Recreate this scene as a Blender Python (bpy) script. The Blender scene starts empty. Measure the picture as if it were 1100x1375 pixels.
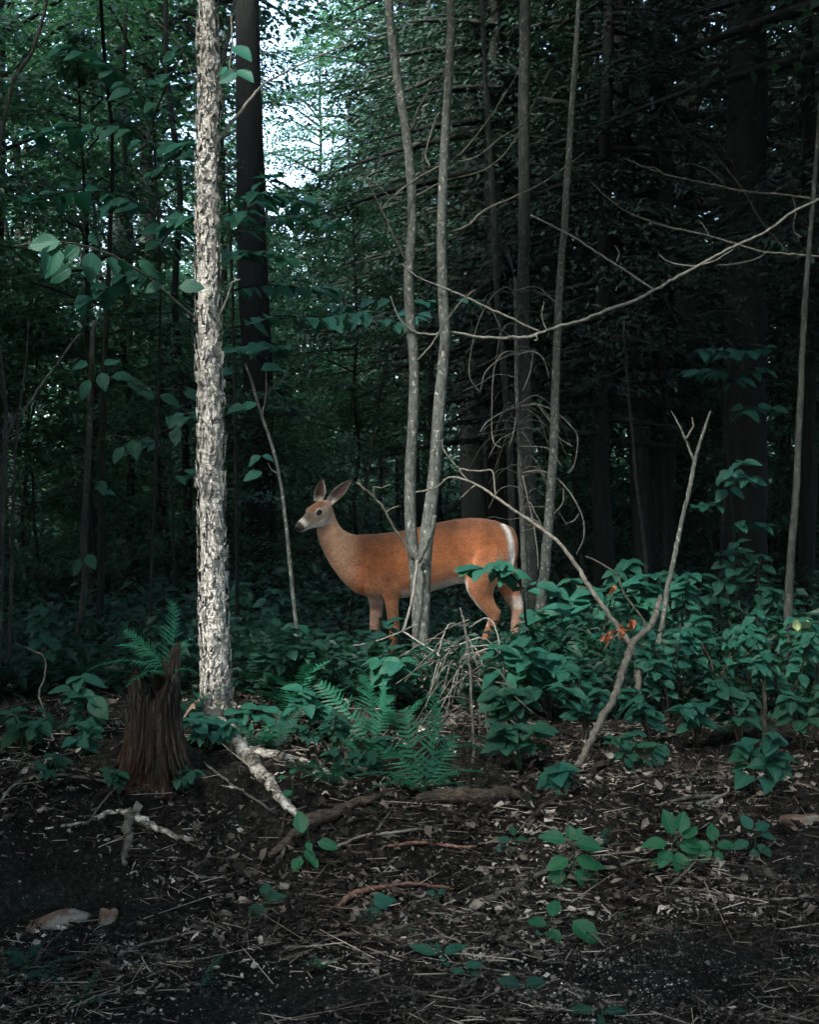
import bpy, math, random
import numpy as np
from mathutils import Vector, Matrix

R = math.radians
rnd = random.Random(11)
rng = np.random.default_rng(11)
scn = bpy.context.scene
COL = scn.collection

# ------------------------------------------------------------------ camera, sky, sun, exposure
CAM_Z, PITCH, FPX = 1.6, R(2.62), 1910.0
cam_d = bpy.data.cameras.new('camera')
cam_d.sensor_fit = 'VERTICAL'
cam_d.sensor_height = 36.0
cam_d.sensor_width = 36.0
cam_d.lens = 50.0
cam_d.clip_start = 0.05
cam_d.clip_end = 2000
cam = bpy.data.objects.new('camera', cam_d)
COL.objects.link(cam)
cam.location = (0, 0, CAM_Z)
cam.rotation_euler = (R(90) - PITCH, 0, 0)
scn.camera = cam

SUN_EL, SUN_AZ = R(47), R(212)          # azimuth clockwise from +Y: behind the camera, to the left
SUN = np.array([math.sin(SUN_AZ) * math.cos(SUN_EL), math.cos(SUN_AZ) * math.cos(SUN_EL), math.sin(SUN_EL)])
world = bpy.data.worlds.new('World')
scn.world = world
world.use_nodes = True
wn, wl = world.node_tree.nodes, world.node_tree.links
wn.clear()
w_out = wn.new('ShaderNodeOutputWorld')
w_bg = wn.new('ShaderNodeBackground')
w_sky = wn.new('ShaderNodeTexSky')
w_sky.sky_type = 'NISHITA'
w_sky.sun_disc = False
w_sky.sun_elevation = SUN_EL
w_sky.sun_rotation = SUN_AZ
w_sky.air_density = 0.8
w_sky.dust_density = 3.5
w_sky.ozone_density = 1.0
wl.new(w_sky.outputs[0], w_bg.inputs[0])
w_bg.inputs[1].default_value = 0.05
wl.new(w_bg.outputs[0], w_out.inputs[0])

sun_d = bpy.data.lights.new('sun', 'SUN')
sun_d.energy = 1.5
sun_d.angle = R(10)
sun_d.color = (1.0, 0.95, 0.88)
sun = bpy.data.objects.new('sun', sun_d)
COL.objects.link(sun)
sun.location = (-10, -20, 30)
sun.rotation_euler = Vector(SUN).to_track_quat('Z', 'Y').to_euler()

scn.view_settings.view_transform = 'Standard'
scn.view_settings.look = 'None'
scn.view_settings.gamma = 1.0
scn.view_settings.use_curve_mapping = False
scn.view_settings.exposure = 4.5
scn.cycles.max_bounces = 6
scn.cycles.diffuse_bounces = 3
scn.cycles.transmission_bounces = 4

# ------------------------------------------------------------------ picture <-> place
CP, SP = math.cos(PITCH), math.sin(PITCH)


def P(px, py, D):
    """the point seen at photo pixel (px, py) at depth y = D metres"""
    u, v = (px - 550) / FPX, (687.5 - py) / FPX
    d = np.array([u, v * SP + CP, v * CP - SP])
    return d * (D / d[1]) + np.array([0, 0, CAM_Z])


def proj(V):
    V = np.asarray(V, float)
    z = V[..., 2] - CAM_Z
    fw = V[..., 1] * CP - z * SP
    up = V[..., 1] * SP + z * CP
    return 550 + FPX * V[..., 0] / fw, 687.5 - FPX * up / fw


def sstep(a, b, x):
    t = np.clip((np.asarray(x, float) - a) / (b - a), 0, 1)
    return t * t * (3 - 2 * t)


def gz(x, y):
    x = np.asarray(x, float)
    y = np.asarray(y, float)
    left = sstep(1.2, -1.6, x)
    bank = sstep(5.45, 6.6, y + 0.12 * np.sin(x * 2.3))
    z = (-0.17 - 0.1 * left) * (1 - bank) + (0.0 + 0.12 * left * sstep(11.5, 8.5, y)) * bank
    z = z + 0.02 * np.sin(x * 3.1 + y * 1.7) + 0.016 * np.sin(x * 7.3 - y * 5.1 + 1) + 0.012 * np.sin(x * 13.1 + y * 11.7)
    amp = 0.008 + 0.012 * bank
    z = z + amp * (np.sin(x * 31 + y * 23 + 2 * np.sin(y * 9)) + np.sin(x * 47 - y * 39 + 2 * np.sin(x * 8)) * 0.7)
    far = sstep(14, 30, y)
    z = z + far * 0.25 * np.sin(x * 0.31 + 1) * np.sin(y * 0.23)
    return z


def G(px, py):
    """where the ray of a photo pixel meets the ground"""
    Ds = np.arange(3.0, 60, 0.02)
    u, v = (px - 550) / FPX, (687.5 - py) / FPX
    d = np.array([u, v * SP + CP, v * CP - SP])
    d = d / d[1]
    pts = d[None] * Ds[:, None] + np.array([0, 0, CAM_Z])
    below = pts[:, 2] < gz(pts[:, 0], pts[:, 1])
    i = int(np.argmax(below)) if below.any() else len(Ds) - 1
    p = pts[i].copy()
    p[2] = float(gz(p[0], p[1]))
    return p


# ------------------------------------------------------------------ materials
def new_mat(name):
    m = bpy.data.materials.new(name)
    m.use_nodes = True
    nt = m.node_tree
    nt.nodes.clear()
    return m, nt, nt.nodes, nt.links


def node(nt, t, **kw):
    n = nt.nodes.new(t)
    for k, v in kw.items():
        setattr(n, k, v)
    return n


def ramp(nt, fac, stops):
    n = nt.nodes.new('ShaderNodeValToRGB')
    cr = n.color_ramp
    while len(cr.elements) < len(stops):
        cr.elements.new(0.5)
    for e, (p, c) in zip(cr.elements, stops):
        e.position = p
        e.color = (*c, 1) if len(c) == 3 else c
    nt.links.new(fac, n.inputs[0])
    return n.outputs[0]


def mixc(nt, fac, a, b, mode='MIX'):
    n = nt.nodes.new('ShaderNodeMix')
    n.data_type = 'RGBA'
    n.blend_type = mode
    for s, v in ((n.inputs[0], fac), (n.inputs[6], a), (n.inputs[7], b)):
        if hasattr(v, 'is_output'):
            nt.links.new(v, s)
        elif isinstance(v, (int, float)):
            s.default_value = v
        else:
            s.default_value = (*v, 1)
    return n.outputs[2]


def mth(nt, op, a, b=None, clamp=False):
    n = nt.nodes.new('ShaderNodeMath')
    n.operation = op
    n.use_clamp = clamp
    for s, v in ((n.inputs[0], a), (n.inputs[1], b)):
        if v is None:
            continue
        if hasattr(v, 'is_output'):
            nt.links.new(v, s)
        else:
            s.default_value = v
    return n.outputs[0]


def noise(nt, vec, scale, detail=4, rough=0.6, out=0):
    n = nt.nodes.new('ShaderNodeTexNoise')
    n.inputs['Scale'].default_value = scale
    n.inputs['Detail'].default_value = detail
    n.inputs['Roughness'].default_value = rough
    if vec is not None:
        nt.links.new(vec, n.inputs['Vector'])
    return n.outputs[out]


def mapping(nt, vec, scale=(1, 1, 1)):
    n = nt.nodes.new('ShaderNodeMapping')
    n.inputs['Scale'].default_value = scale
    nt.links.new(vec, n.inputs['Vector'])
    return n.outputs[0]


def finish(m, nt, color, rough=0.8, bump=None, bstr=0.3, bdist=0.01, spec=0.3, trans=0.0, tcol=None):
    pr = nt.nodes.new('ShaderNodeBsdfPrincipled')
    out = nt.nodes.new('ShaderNodeOutputMaterial')
    if hasattr(color, 'is_output'):
        nt.links.new(color, pr.inputs['Base Color'])
    else:
        pr.inputs['Base Color'].default_value = (*color, 1)
    if hasattr(rough, 'is_output'):
        nt.links.new(rough, pr.inputs['Roughness'])
    else:
        pr.inputs['Roughness'].default_value = rough
    pr.inputs['Specular IOR Level'].default_value = spec
    if bump is not None:
        b = nt.nodes.new('ShaderNodeBump')
        b.inputs['Strength'].default_value = bstr
        b.inputs['Distance'].default_value = bdist
        nt.links.new(bump, b.inputs['Height'])
        nt.links.new(b.outputs[0], pr.inputs['Normal'])
    last = pr.outputs[0]
    if trans > 0:
        tr = nt.nodes.new('ShaderNodeBsdfTranslucent')
        if hasattr(tcol, 'is_output'):
            nt.links.new(tcol, tr.inputs[0])
        else:
            tr.inputs[0].default_value = (*tcol, 1)
        mx = nt.nodes.new('ShaderNodeMixShader')
        mx.inputs[0].default_value = trans
        nt.links.new(pr.outputs[0], mx.inputs[1])
        nt.links.new(tr.outputs[0], mx.inputs[2])
        last = mx.outputs[0]
    nt.links.new(last, out.inputs[0])
    return m


def leaf_mat(name, c1, c2, tc, rough=0.55, spec=0.28, trans=0.22):
    """a single broad leaf: pinnate veins along its own UV, colour shifting from leaf to leaf"""
    m, nt, N, L = new_mat(name)
    uv = node(nt, 'ShaderNodeUVMap').outputs[0]
    sep = node(nt, 'ShaderNodeSeparateXYZ')
    L.new(uv, sep.inputs[0])
    au = mth(nt, 'ABSOLUTE', mth(nt, 'SUBTRACT', sep.outputs[0], 0.5))
    ph = mth(nt, 'SUBTRACT', mth(nt, 'MULTIPLY', sep.outputs[1], 8.0), mth(nt, 'MULTIPLY', au, 5.0))
    fr = mth(nt, 'ABSOLUTE', mth(nt, 'SUBTRACT', mth(nt, 'FRACT', ph), 0.5))
    vein = mth(nt, 'SUBTRACT', 1.0, mth(nt, 'MULTIPLY', fr, 8.0), True)
    mid = mth(nt, 'SUBTRACT', 1.0, mth(nt, 'MULTIPLY', au, 22.0), True)
    v = mth(nt, 'MAXIMUM', vein, mid)
    oi = node(nt, 'ShaderNodeObjectInfo')
    tcn = node(nt, 'ShaderNodeTexCoord')
    nz = noise(nt, tcn.outputs['Object'], 5.0)
    f = mth(nt, 'ADD', mth(nt, 'MULTIPLY', oi.outputs['Random'], 0.75), mth(nt, 'MULTIPLY', nz, 0.3), True)
    base = mixc(nt, f, c1, c2)
    hue = mth(nt, 'FRACT', mth(nt, 'MULTIPLY', oi.outputs['Random'], 7.31))
    base = mixc(nt, mth(nt, 'MULTIPLY', hue, 0.28), base, (c2[0] * 1.7, c2[1] * 0.95, c2[2] * 0.62))
    blot = ramp(nt, noise(nt, tcn.outputs['Object'], 11.0, 3, 0.6), [(0.66, (0, 0, 0)), (0.72, (1, 1, 1))])
    base = mixc(nt, mth(nt, 'MULTIPLY', blot, mth(nt, 'MULTIPLY', oi.outputs['Random'], 0.5)), base, (0.05, 0.045, 0.02))
    col = mixc(nt, mth(nt, 'MULTIPLY', v, 0.30), base, tuple(min(1, x * 2.2 + 0.01) for x in c2))
    return finish(m, nt, col, rough, v, 0.35, 0.004, spec, trans, tc)


def crown_mat(name, c1, c2, tc, rough=0.55, trans=0.3, spec=0.3):
    m, nt, N, L = new_mat(name)
    g = node(nt, 'ShaderNodeNewGeometry')
    oi = node(nt, 'ShaderNodeObjectInfo')
    f = mth(nt, 'ADD', mth(nt, 'MULTIPLY', g.outputs['Random Per Island'], 0.8), mth(nt, 'MULTIPLY', oi.outputs['Random'], 0.2))
    col = mixc(nt, f, c1, c2)
    t = mixc(nt, f, tuple(x * 0.7 for x in tc), tc)
    return finish(m, nt, col, rough, None, spec=spec, trans=trans, tcol=t)


def bark_mat(name, dark, mid, pale, stretch=(9, 9, 2.2), spots=0.0, bstr=0.6, lich=(0.45, 0.47, 0.42)):
    m, nt, N, L = new_mat(name)
    tc = node(nt, 'ShaderNodeTexCoord').outputs['Object']
    n1 = noise(nt, mapping(nt, tc, stretch), 3.0, 6, 0.65)
    n2 = noise(nt, tc, 11.0, 3, 0.5)
    col = ramp(nt, n1, [(0.30, dark), (0.50, mid), (0.72, pale)])
    if spots > 0:
        s = noise(nt, mapping(nt, tc, (1, 1, 0.7)), 46.0, 3, 0.6)
        msk = ramp(nt, s, [(0.60, (0, 0, 0)), (0.66, (1, 1, 1))])
        col = mixc(nt, mth(nt, 'MULTIPLY', msk, spots), col, lich)
    col = mixc(nt, mth(nt, 'MULTIPLY', n2, 0.55), col, dark)
    return finish(m, nt, col, 0.9, n1, bstr, 0.012, 0.15)


M = {}
# leaf greens with the blue-green cast of the photograph
M['leaf_mid'] = leaf_mat('leaf green', (0.007, 0.056, 0.044), (0.018, 0.112, 0.080), (0.03, 0.20, 0.10))
M['leaf_deep'] = leaf_mat('deep leaf green', (0.008, 0.048, 0.034), (0.016, 0.088, 0.060), (0.02, 0.14, 0.07))
M['leaf_fresh'] = leaf_mat('fresh leaf green', (0.009, 0.080, 0.042), (0.018, 0.135, 0.062), (0.04, 0.26, 0.09), 0.4)
M['leaf_pale'] = leaf_mat('pale leaf green', (0.20, 0.33, 0.16), (0.34, 0.44, 0.24), (0.3, 0.5, 0.2))
M['leaf_orange'] = leaf_mat('orange dead leaf', (0.30, 0.085, 0.040), (0.46, 0.19, 0.11), (0.7, 0.2, 0.06), 0.7)
M['leaf_brown'] = leaf_mat('brown dead leaf', (0.10, 0.08, 0.06), (0.24, 0.21, 0.17), (0.1, 0.07, 0.05), 0.7)
M['fern'] = crown_mat('fern green', (0.010, 0.085, 0.050), (0.020, 0.15, 0.082), (0.03, 0.24, 0.10), 0.5, 0.25)
M['fern_dark'] = crown_mat('dark fern green', (0.007, 0.045, 0.030), (0.013, 0.08, 0.05), (0.02, 0.14, 0.06), 0.5, 0.25)
M['crown'] = crown_mat('broadleaf crown', (0.007, 0.034, 0.024), (0.019, 0.074, 0.048), (0.06, 0.20, 0.07), 0.42, 0.3)
M['crown_dark'] = crown_mat('conifer crown', (0.004, 0.016, 0.013), (0.009, 0.032, 0.024), (0.02, 0.07, 0.03), 0.6, 0.15)
M['under'] = crown_mat('undergrowth leaves', (0.004, 0.022, 0.017), (0.010, 0.050, 0.034), (0.03, 0.16, 0.07), 0.5, 0.25)
M['litter'] = None

M['bark_dark'] = bark_mat('dark furrowed bark', (0.005, 0.007, 0.0065), (0.012, 0.015, 0.014), (0.026, 0.030, 0.028), (14, 14, 2.5), 0, 0.9)
M['bark_grey'] = bark_mat('grey maple bark', (0.040, 0.046, 0.043), (0.115, 0.128, 0.118), (0.22, 0.235, 0.215), (13, 13, 8), 0.9, 0.7, (0.50, 0.53, 0.47))
M['bark_dim'] = bark_mat('dim grey bark', (0.014, 0.017, 0.016), (0.040, 0.046, 0.043), (0.090, 0.098, 0.090), (9, 9, 4), 0.5, 0.7, (0.22, 0.24, 0.22))
M['twig_pale'] = bark_mat('pale dead wood', (0.10, 0.10, 0.09), (0.23, 0.225, 0.205), (0.38, 0.37, 0.34), (12, 12, 3), 0.2, 0.3)
M['twig_grey'] = bark_mat('grey dead wood', (0.05, 0.048, 0.042), (0.14, 0.135, 0.115), (0.27, 0.26, 0.22), (12, 12, 3), 0.3, 0.4)
M['twig_dark'] = bark_mat('dark twig', (0.018, 0.016, 0.013), (0.045, 0.040, 0.034), (0.10, 0.09, 0.078), (12, 12, 3), 0.2, 0.4)
M['twig_red'] = bark_mat('reddish dead wood', (0.09, 0.045, 0.03), (0.22, 0.12, 0.085), (0.40, 0.29, 0.23), (12, 12, 3), 0.2, 0.5)
M['driftwood'] = bark_mat('weathered wood', (0.022, 0.018, 0.015), (0.085, 0.068, 0.055), (0.24, 0.20, 0.165), (6, 34, 34), 0, 1.0)
M['green_stem'] = bark_mat('green stem', (0.012, 0.035, 0.02), (0.03, 0.075, 0.04), (0.06, 0.10, 0.05), (9, 9, 2), 0, 0.2)


def birch_mat():
    """silvery papery bark: fine horizontal lenticel bands, torn dark patches in plates"""
    m, nt, N, L = new_mat('papery birch bark')
    tc = node(nt, 'ShaderNodeTexCoord').outputs['Object']
    bands = noise(nt, mapping(nt, tc, (4, 4, 34)), 2.2, 5, 0.7)
    plates = node(nt, 'ShaderNodeTexVoronoi')
    plates.feature = 'DISTANCE_TO_EDGE'
    wob = noise(nt, tc, 9.0, 3, 0.6, 1)
    vm = node(nt, 'ShaderNodeVectorMath', operation='MULTIPLY_ADD')
    L.new(wob, vm.inputs[0])
    vm.inputs[1].default_value = (0.10, 0.10, 0.10)
    L.new(tc, vm.inputs[2])
    L.new(mapping(nt, vm.outputs[0], (20, 20, 9.0)), plates.inputs['Vector'])
    plates.inputs['Scale'].default_value = 2.6
    crack = ramp(nt, plates.outputs['Distance'], [(0.02, (1, 1, 1)), (0.09, (0, 0, 0))])
    torn = ramp(nt, noise(nt, mapping(nt, tc, (24, 24, 12)), 2.4, 6, 0.75), [(0.52, (0, 0, 0)), (0.58, (1, 1, 1))])
    base = ramp(nt, bands, [(0.26, (0.17, 0.165, 0.15)), (0.40, (0.46, 0.455, 0.42)), (0.56, (0.78, 0.775, 0.73))])
    big = noise(nt, tc, 2.3, 2, 0.5)
    base = mixc(nt, mth(nt, 'MULTIPLY', big, 0.35), base, (0.52, 0.48, 0.42))
    col = mixc(nt, mth(nt, 'MULTIPLY', torn, 0.78), base, (0.040, 0.037, 0.033))
    col = mixc(nt, mth(nt, 'MULTIPLY', crack, 0.55), col, (0.040, 0.035, 0.030))
    zz = node(nt, 'ShaderNodeSeparateXYZ')
    L.new(tc, zz.inputs[0])
    stain = ramp(nt, noise(nt, mapping(nt, tc, (3, 3, 1.1)), 2.0, 4, 0.65), [(0.47, (0, 0, 0)), (0.62, (1, 1, 1))])
    col = mixc(nt, mth(nt, 'MULTIPLY', stain, 0.22), col, (0.12, 0.118, 0.10))
    foot = mth(nt, 'SUBTRACT', 1.0, mth(nt, 'MULTIPLY', zz.outputs[2], 2.6), True)
    col = mixc(nt, mth(nt, 'MULTIPLY', foot, 0.35), col, (0.11, 0.115, 0.085))
    h = mth(nt, 'SUBTRACT', mth(nt, 'MULTIPLY', bands, 0.5), mth(nt, 'ADD', crack, mth(nt, 'MULTIPLY', torn, 0.6)))
    return finish(m, nt, col, 0.75, h, 0.7, 0.007, 0.25)


def root_mat():
    m, nt, N, L = new_mat('white flaking root bark')
    tc = node(nt, 'ShaderNodeTexCoord').outputs['Object']
    n1 = noise(nt, tc, 26.0, 5, 0.7)
    n2 = noise(nt, tc, 7.0, 3, 0.6)
    f = mth(nt, 'ADD', mth(nt, 'MULTIPLY', n1, 0.6), mth(nt, 'MULTIPLY', n2, 0.4))
    col = ramp(nt, f, [(0.40, (0.045, 0.04, 0.034)), (0.50, (0.30, 0.28, 0.24)), (0.56, (0.70, 0.68, 0.62))])
    return finish(m, nt, col, 0.85, f, 0.9, 0.02, 0.15)


def stump_mat():
    m, nt, N, L = new_mat('rotten stump wood')
    tc = node(nt, 'ShaderNodeTexCoord').outputs['Object']
    n1 = noise(nt, mapping(nt, tc, (26, 26, 3)), 2.5, 6, 0.7)
    n2 = noise(nt, tc, 6.0, 3, 0.6)
    col = ramp(nt, n1, [(0.30, (0.010, 0.009, 0.008)), (0.5, (0.030, 0.025, 0.022)), (0.60, (0.065, 0.055, 0.048)), (0.72, (0.30, 0.26, 0.225))])
    red = mixc(nt, 0.40, col, (0.085, 0.038, 0.025))
    sz = node(nt, 'ShaderNodeSeparateXYZ')
    L.new(tc, sz.inputs[0])
    low = mth(nt, 'SUBTRACT', 1.0, mth(nt, 'MULTIPLY', sz.outputs[2], 3.6), True)
    col = mixc(nt, low, col, red)
    mossy = ramp(nt, n2, [(0.55, (0, 0, 0)), (0.68, (1, 1, 1))])
    col = mixc(nt, mth(nt, 'MULTIPLY', mossy, 0.6), col, (0.06, 0.085, 0.07))
    return finish(m, nt, col, 0.95, n1, 1.0, 0.02, 0.1)


def ground_mat():
    m, nt, N, L = new_mat('forest soil')
    tc = node(nt, 'ShaderNodeTexCoord').outputs['Object']
    n1 = noise(nt, tc, 2.0, 5, 0.65)
    n2 = noise(nt, tc, 38.0, 5, 0.75)
    n3 = noise(nt, tc, 130.0, 3, 0.7)
    f = mth(nt, 'ADD', mth(nt, 'MULTIPLY', n1, 0.35), mth(nt, 'MULTIPLY', n2, 0.65))
    col = ramp(nt, f, [(0.42, (0.0035, 0.0038, 0.0036)), (0.51, (0.011, 0.0105, 0.0095)), (0.58, (0.034, 0.031, 0.027)), (0.67, (0.12, 0.11, 0.098))])
    fleck = ramp(nt, n3, [(0.62, (0, 0, 0)), (0.70, (1, 1, 1))])
    col = mixc(nt, mth(nt, 'MULTIPLY', fleck, 0.5), col, (0.22, 0.20, 0.17))
    mossn = ramp(nt, noise(nt, tc, 5.0, 3, 0.6), [(0.58, (0, 0, 0)), (0.70, (1, 1, 1))])
    col = mixc(nt, mth(nt, 'MULTIPLY', mossn, 0.4), col, (0.020, 0.045, 0.030))
    return finish(m, nt, col, 0.95, n2, 0.8, 0.03, 0.12)


def speck_mat(name, stops, rough=0.85):
    m, nt, N, L = new_mat(name)
    g = node(nt, 'ShaderNodeNewGeometry')
    tc = node(nt, 'ShaderNodeTexCoord').outputs['Object']
    pat = ramp(nt, noise(nt, tc, 1.9, 4, 0.65), [(0.40, (0.72, 0.72, 0.72)), (0.58, (1, 1, 1))])
    col = ramp(nt, mth(nt, 'MULTIPLY', g.outputs['Random Per Island'], pat), stops)
    return finish(m, nt, col, rough, None, spec=0.2)


def fur_mat():
    m, nt, N, L = new_mat('deer coat')
    a = node(nt, 'ShaderNodeVertexColor', layer_name='coat')
    tc = node(nt, 'ShaderNodeTexCoord').outputs['Object']
    n1 = noise(nt, mapping(nt, tc, (1.0, 1.0, 3.2)), 50.0, 5, 0.72)
    n2 = noise(nt, tc, 14.0, 3, 0.55)
    f = mth(nt, 'ADD', mth(nt, 'MULTIPLY', n1, 0.76), mth(nt, 'MULTIPLY', n2, 0.28))
    sh = ramp(nt, f, [(0.38, (0.50, 0.48, 0.47)), (0.51, (0.92, 0.92, 0.93)), (0.66, (1.45, 1.45, 1.45))])
    col = mixc(nt, 1.0, a.outputs[0], sh, 'MULTIPLY')
    m = finish(m, nt, col, 0.75, n1, 0.35, 0.006, 0.2)
    pr = [n for n in nt.nodes if n.type == 'BSDF_PRINCIPLED'][0]
    pr.inputs['Sheen Weight'].default_value = 0.25
    pr.inputs['Sheen Roughness'].default_value = 0.5
    pr.inputs['Sheen Tint'].default_value = (1, 0.85, 0.7, 1)
    return m


def stone_mat():
    m, nt, N, L = new_mat('lichened stone')
    tc = node(nt, 'ShaderNodeTexCoord').outputs['Object']
    n1 = noise(nt, tc, 9.0, 6, 0.7)
    n2 = noise(nt, tc, 40.0, 4, 0.7)
    col = ramp(nt, n1, [(0.36, (0.10, 0.055, 0.04)), (0.50, (0.26, 0.17, 0.13)), (0.58, (0.34, 0.35, 0.31))])
    col = mixc(nt, mth(nt, 'MULTIPLY', n2, 0.6), col, (0.09, 0.085, 0.07))
    return finish(m, nt, col, 0.9, n2, 0.8, 0.02, 0.15)


def plain_mat(name, c, rough, spec=0.5):
    m, nt, N, L = new_mat(name)
    tc = node(nt, 'ShaderNodeTexCoord').outputs['Object']
    n1 = noise(nt, tc, 60.0, 3, 0.6)
    col = mixc(nt, mth(nt, 'MULTIPLY', n1, 0.5), c, tuple(x * 0.6 for x in c))
    return finish(m, nt, col, rough, None, spec=spec)


M['birch'] = birch_mat()
M['root'] = root_mat()
M['stump'] = stump_mat()
M['ground'] = ground_mat()
M['fur'] = fur_mat()
M['stone'] = stone_mat()
M['litter'] = speck_mat('leaf litter', [(0.0, (0.009, 0.008, 0.007)), (0.48, (0.030, 0.026, 0.022)), (0.66, (0.11, 0.096, 0.082)), (0.84, (0.32, 0.29, 0.255)), (1.0, (0.66, 0.63, 0.57))])
M['needles'] = speck_mat('twig litter', [(0.0, (0.014, 0.012, 0.010)), (0.45, (0.055, 0.047, 0.039)), (0.72, (0.19, 0.165, 0.135)), (1.0, (0.55, 0.50, 0.43))])
M['pebble'] = speck_mat('road grit', [(0.0, (0.016, 0.016, 0.015)), (0.50, (0.07, 0.067, 0.060)), (0.78, (0.25, 0.24, 0.215)), (1.0, (0.66, 0.64, 0.58))])
M['eye'] = plain_mat('dark wet eye', (0.006, 0.005, 0.004), 0.08, 0.6)
M['nose'] = plain_mat('wet black nose', (0.012, 0.011, 0.011), 0.3, 0.5)
M['hoof'] = plain_mat('black hoof', (0.02, 0.017, 0.015), 0.5)


# ------------------------------------------------------------------ mesh helpers
def mesh(name, V, F, mat, smooth=True, uv=None):
    V = np.ascontiguousarray(V, np.float32)
    F = np.ascontiguousarray(F, np.int32)
    me = bpy.data.meshes.new(name)
    n, k = F.shape
    me.vertices.add(len(V))
    me.vertices.foreach_set('co', V.ravel())
    me.loops.add(n * k)
    me.loops.foreach_set('vertex_index', F.ravel())
    me.polygons.add(n)
    me.polygons.foreach_set('loop_start', np.arange(0, n * k, k, dtype=np.int32))
    me.polygons.foreach_set('loop_total', np.full(n, k, np.int32))
    me.polygons.foreach_set('use_smooth', np.full(n, smooth, bool))
    if uv is not None:
        l = me.uv_layers.new(name='UVMap')
        l.data.foreach_set('uv', np.ascontiguousarray(uv[F.ravel()], np.float32).ravel())
    me.materials.append(mat)
    me.update(calc_edges=True)
    return me


def link(name, data, parent=None, loc=None):
    o = bpy.data.objects.new(name, data)
    COL.objects.link(o)
    if parent is not None:
        o.parent = parent
    if loc is not None:
        o.location = loc
    return o


def tag(o, label=None, cat=None, group=None, kind=None):
    for k, v in (('label', label), ('category', cat), ('group', group), ('kind', kind)):
        if v:
            o[k] = v
    return o


def thing(name, label, cat, loc, group=None):
    return tag(link(name, None, None, tuple(float(c) for c in loc)), label, cat, group)


def unit(v):
    v = np.asarray(v, float)
    return v / (np.linalg.norm(v) + 1e-12)


def spline(pts, rad, sub):
    """Catmull-Rom through the points; radii interpolated"""
    p = np.asarray(pts, float)
    r = np.asarray(rad, float)
    if len(p) < 2 or sub < 2:
        return p, r
    e = np.vstack([2 * p[0] - p[1], p, 2 * p[-1] - p[-2]])
    out, ro = [], []
    ts = np.linspace(0, 1, sub, endpoint=False)[:, None]
    for i in range(len(p) - 1):
        a, b, c, d = e[i:i + 4]
        out.append(0.5 * (2 * b + (c - a) * ts + (2 * a - 5 * b + 4 * c - d) * ts ** 2 + (3 * b - a - 3 * c + d) * ts ** 3))
        ro.append(r[i] + (r[i + 1] - r[i]) * ts[:, 0])
    out.append(p[-1:])
    ro.append(r[-1:])
    return np.vstack(out), np.concatenate(ro)


class Acc:
    """collects quads into one mesh"""

    def __init__(self):
        self.V, self.F, self.n = [], [], 0

    def add(self, V, F):
        self.V.append(np.asarray(V, float))
        self.F.append(np.asarray(F, np.int64) + self.n)
        self.n += len(V)

    def tube(self, pts, rad, n=6, sub=4, rough=0.0, seed=0, knob=0.0):
        p, r = spline(pts, rad, sub)
        k = len(p)
        rr = np.random.default_rng(seed + 17)
        if knob:
            p = p.copy()
            p[1:-1] += rr.normal(0, 1, (k - 2, 3)) * (r[1:-1, None] * knob)
        t = np.gradient(p, axis=0)
        t /= np.linalg.norm(t, axis=1)[:, None] + 1e-12
        a = np.array([1.0, 0, 0]) if abs(t[0][0]) < 0.8 else np.array([0, 1.0, 0])
        u = unit(a - t[0] * (a @ t[0]))
        U = np.zeros((k, 3))
        for i in range(k):
            u = u - t[i] * (u @ t[i])
            u = u / (np.linalg.norm(u) + 1e-12)
            U[i] = u
        W = np.cross(t, U)
        ang = np.linspace(0, 2 * np.pi, n, endpoint=False)
        rad2 = np.repeat(r[:, None], n, 1)
        if rough:
            ph = rr.uniform(0, 6.28, 6)
            s = np.arange(k)[:, None] * 1.0
            rad2 = rad2 * (1 + rough * (np.sin(2 * ang + ph[0] + s * 0.21) * 0.4 + np.sin(3 * ang + ph[1] - s * 0.33) * 0.4
                                        + np.sin(5 * ang + ph[2] + s * 0.6) * 0.3 + rr.normal(0, 0.35, (k, n))))
        ring = p[:, None, :] + U[:, None, :] * (np.cos(ang) * rad2)[..., None] + W[:, None, :] * (np.sin(ang) * rad2)[..., None]
        cap0 = np.repeat(p[:1], n, 0)[None] + (ring[:1] - p[0]) * 0.02
        cap1 = np.repeat(p[-1:], n, 0)[None] + (ring[-1:] - p[-1]) * 0.02
        V = np.concatenate([cap0, ring, cap1]).reshape(-1, 3)
        kk = k + 2
        i, j = np.meshgrid(np.arange(kk - 1), np.arange(n), indexing='ij')
        F = np.stack([i * n + j, i * n + (j + 1) % n, (i + 1) * n + (j + 1) % n, (i + 1) * n + j], -1).reshape(-1, 4)
        self.add(V, F)
        return p

    def mesh(self, name, mat, origin=(0, 0, 0), smooth=True):
        return mesh(name, np.vstack(self.V) - np.asarray(origin, float), np.vstack(self.F), mat, smooth)


def limb(name, pts, rad, mat, parent=None, origin=(0, 0, 0), n=6, sub=4, rough=0.0, seed=None, knob=0.0):
    a = Acc()
    a.tube(pts, rad, n, sub, rough, rnd.randrange(9999) if seed is None else seed, knob)
    return link(name, a.mesh(name, mat, origin), parent)


def pxpath(pts, D0, D1=None):
    """photo polyline [(px, py, width px)] -> points and radii; depth runs from D0 to D1"""
    D1 = D0 if D1 is None else D1
    k = len(pts)
    P3, rr = [], []
    for i, (x, y, w) in enumerate(pts):
        D = D0 + (D1 - D0) * i / max(1, k - 1)
        P3.append(P(x, y, D))
        rr.append(w * (0.8 if w < 9 else 0.9) * D / FPX / 2)
    return np.array(P3), np.array(rr)


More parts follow.
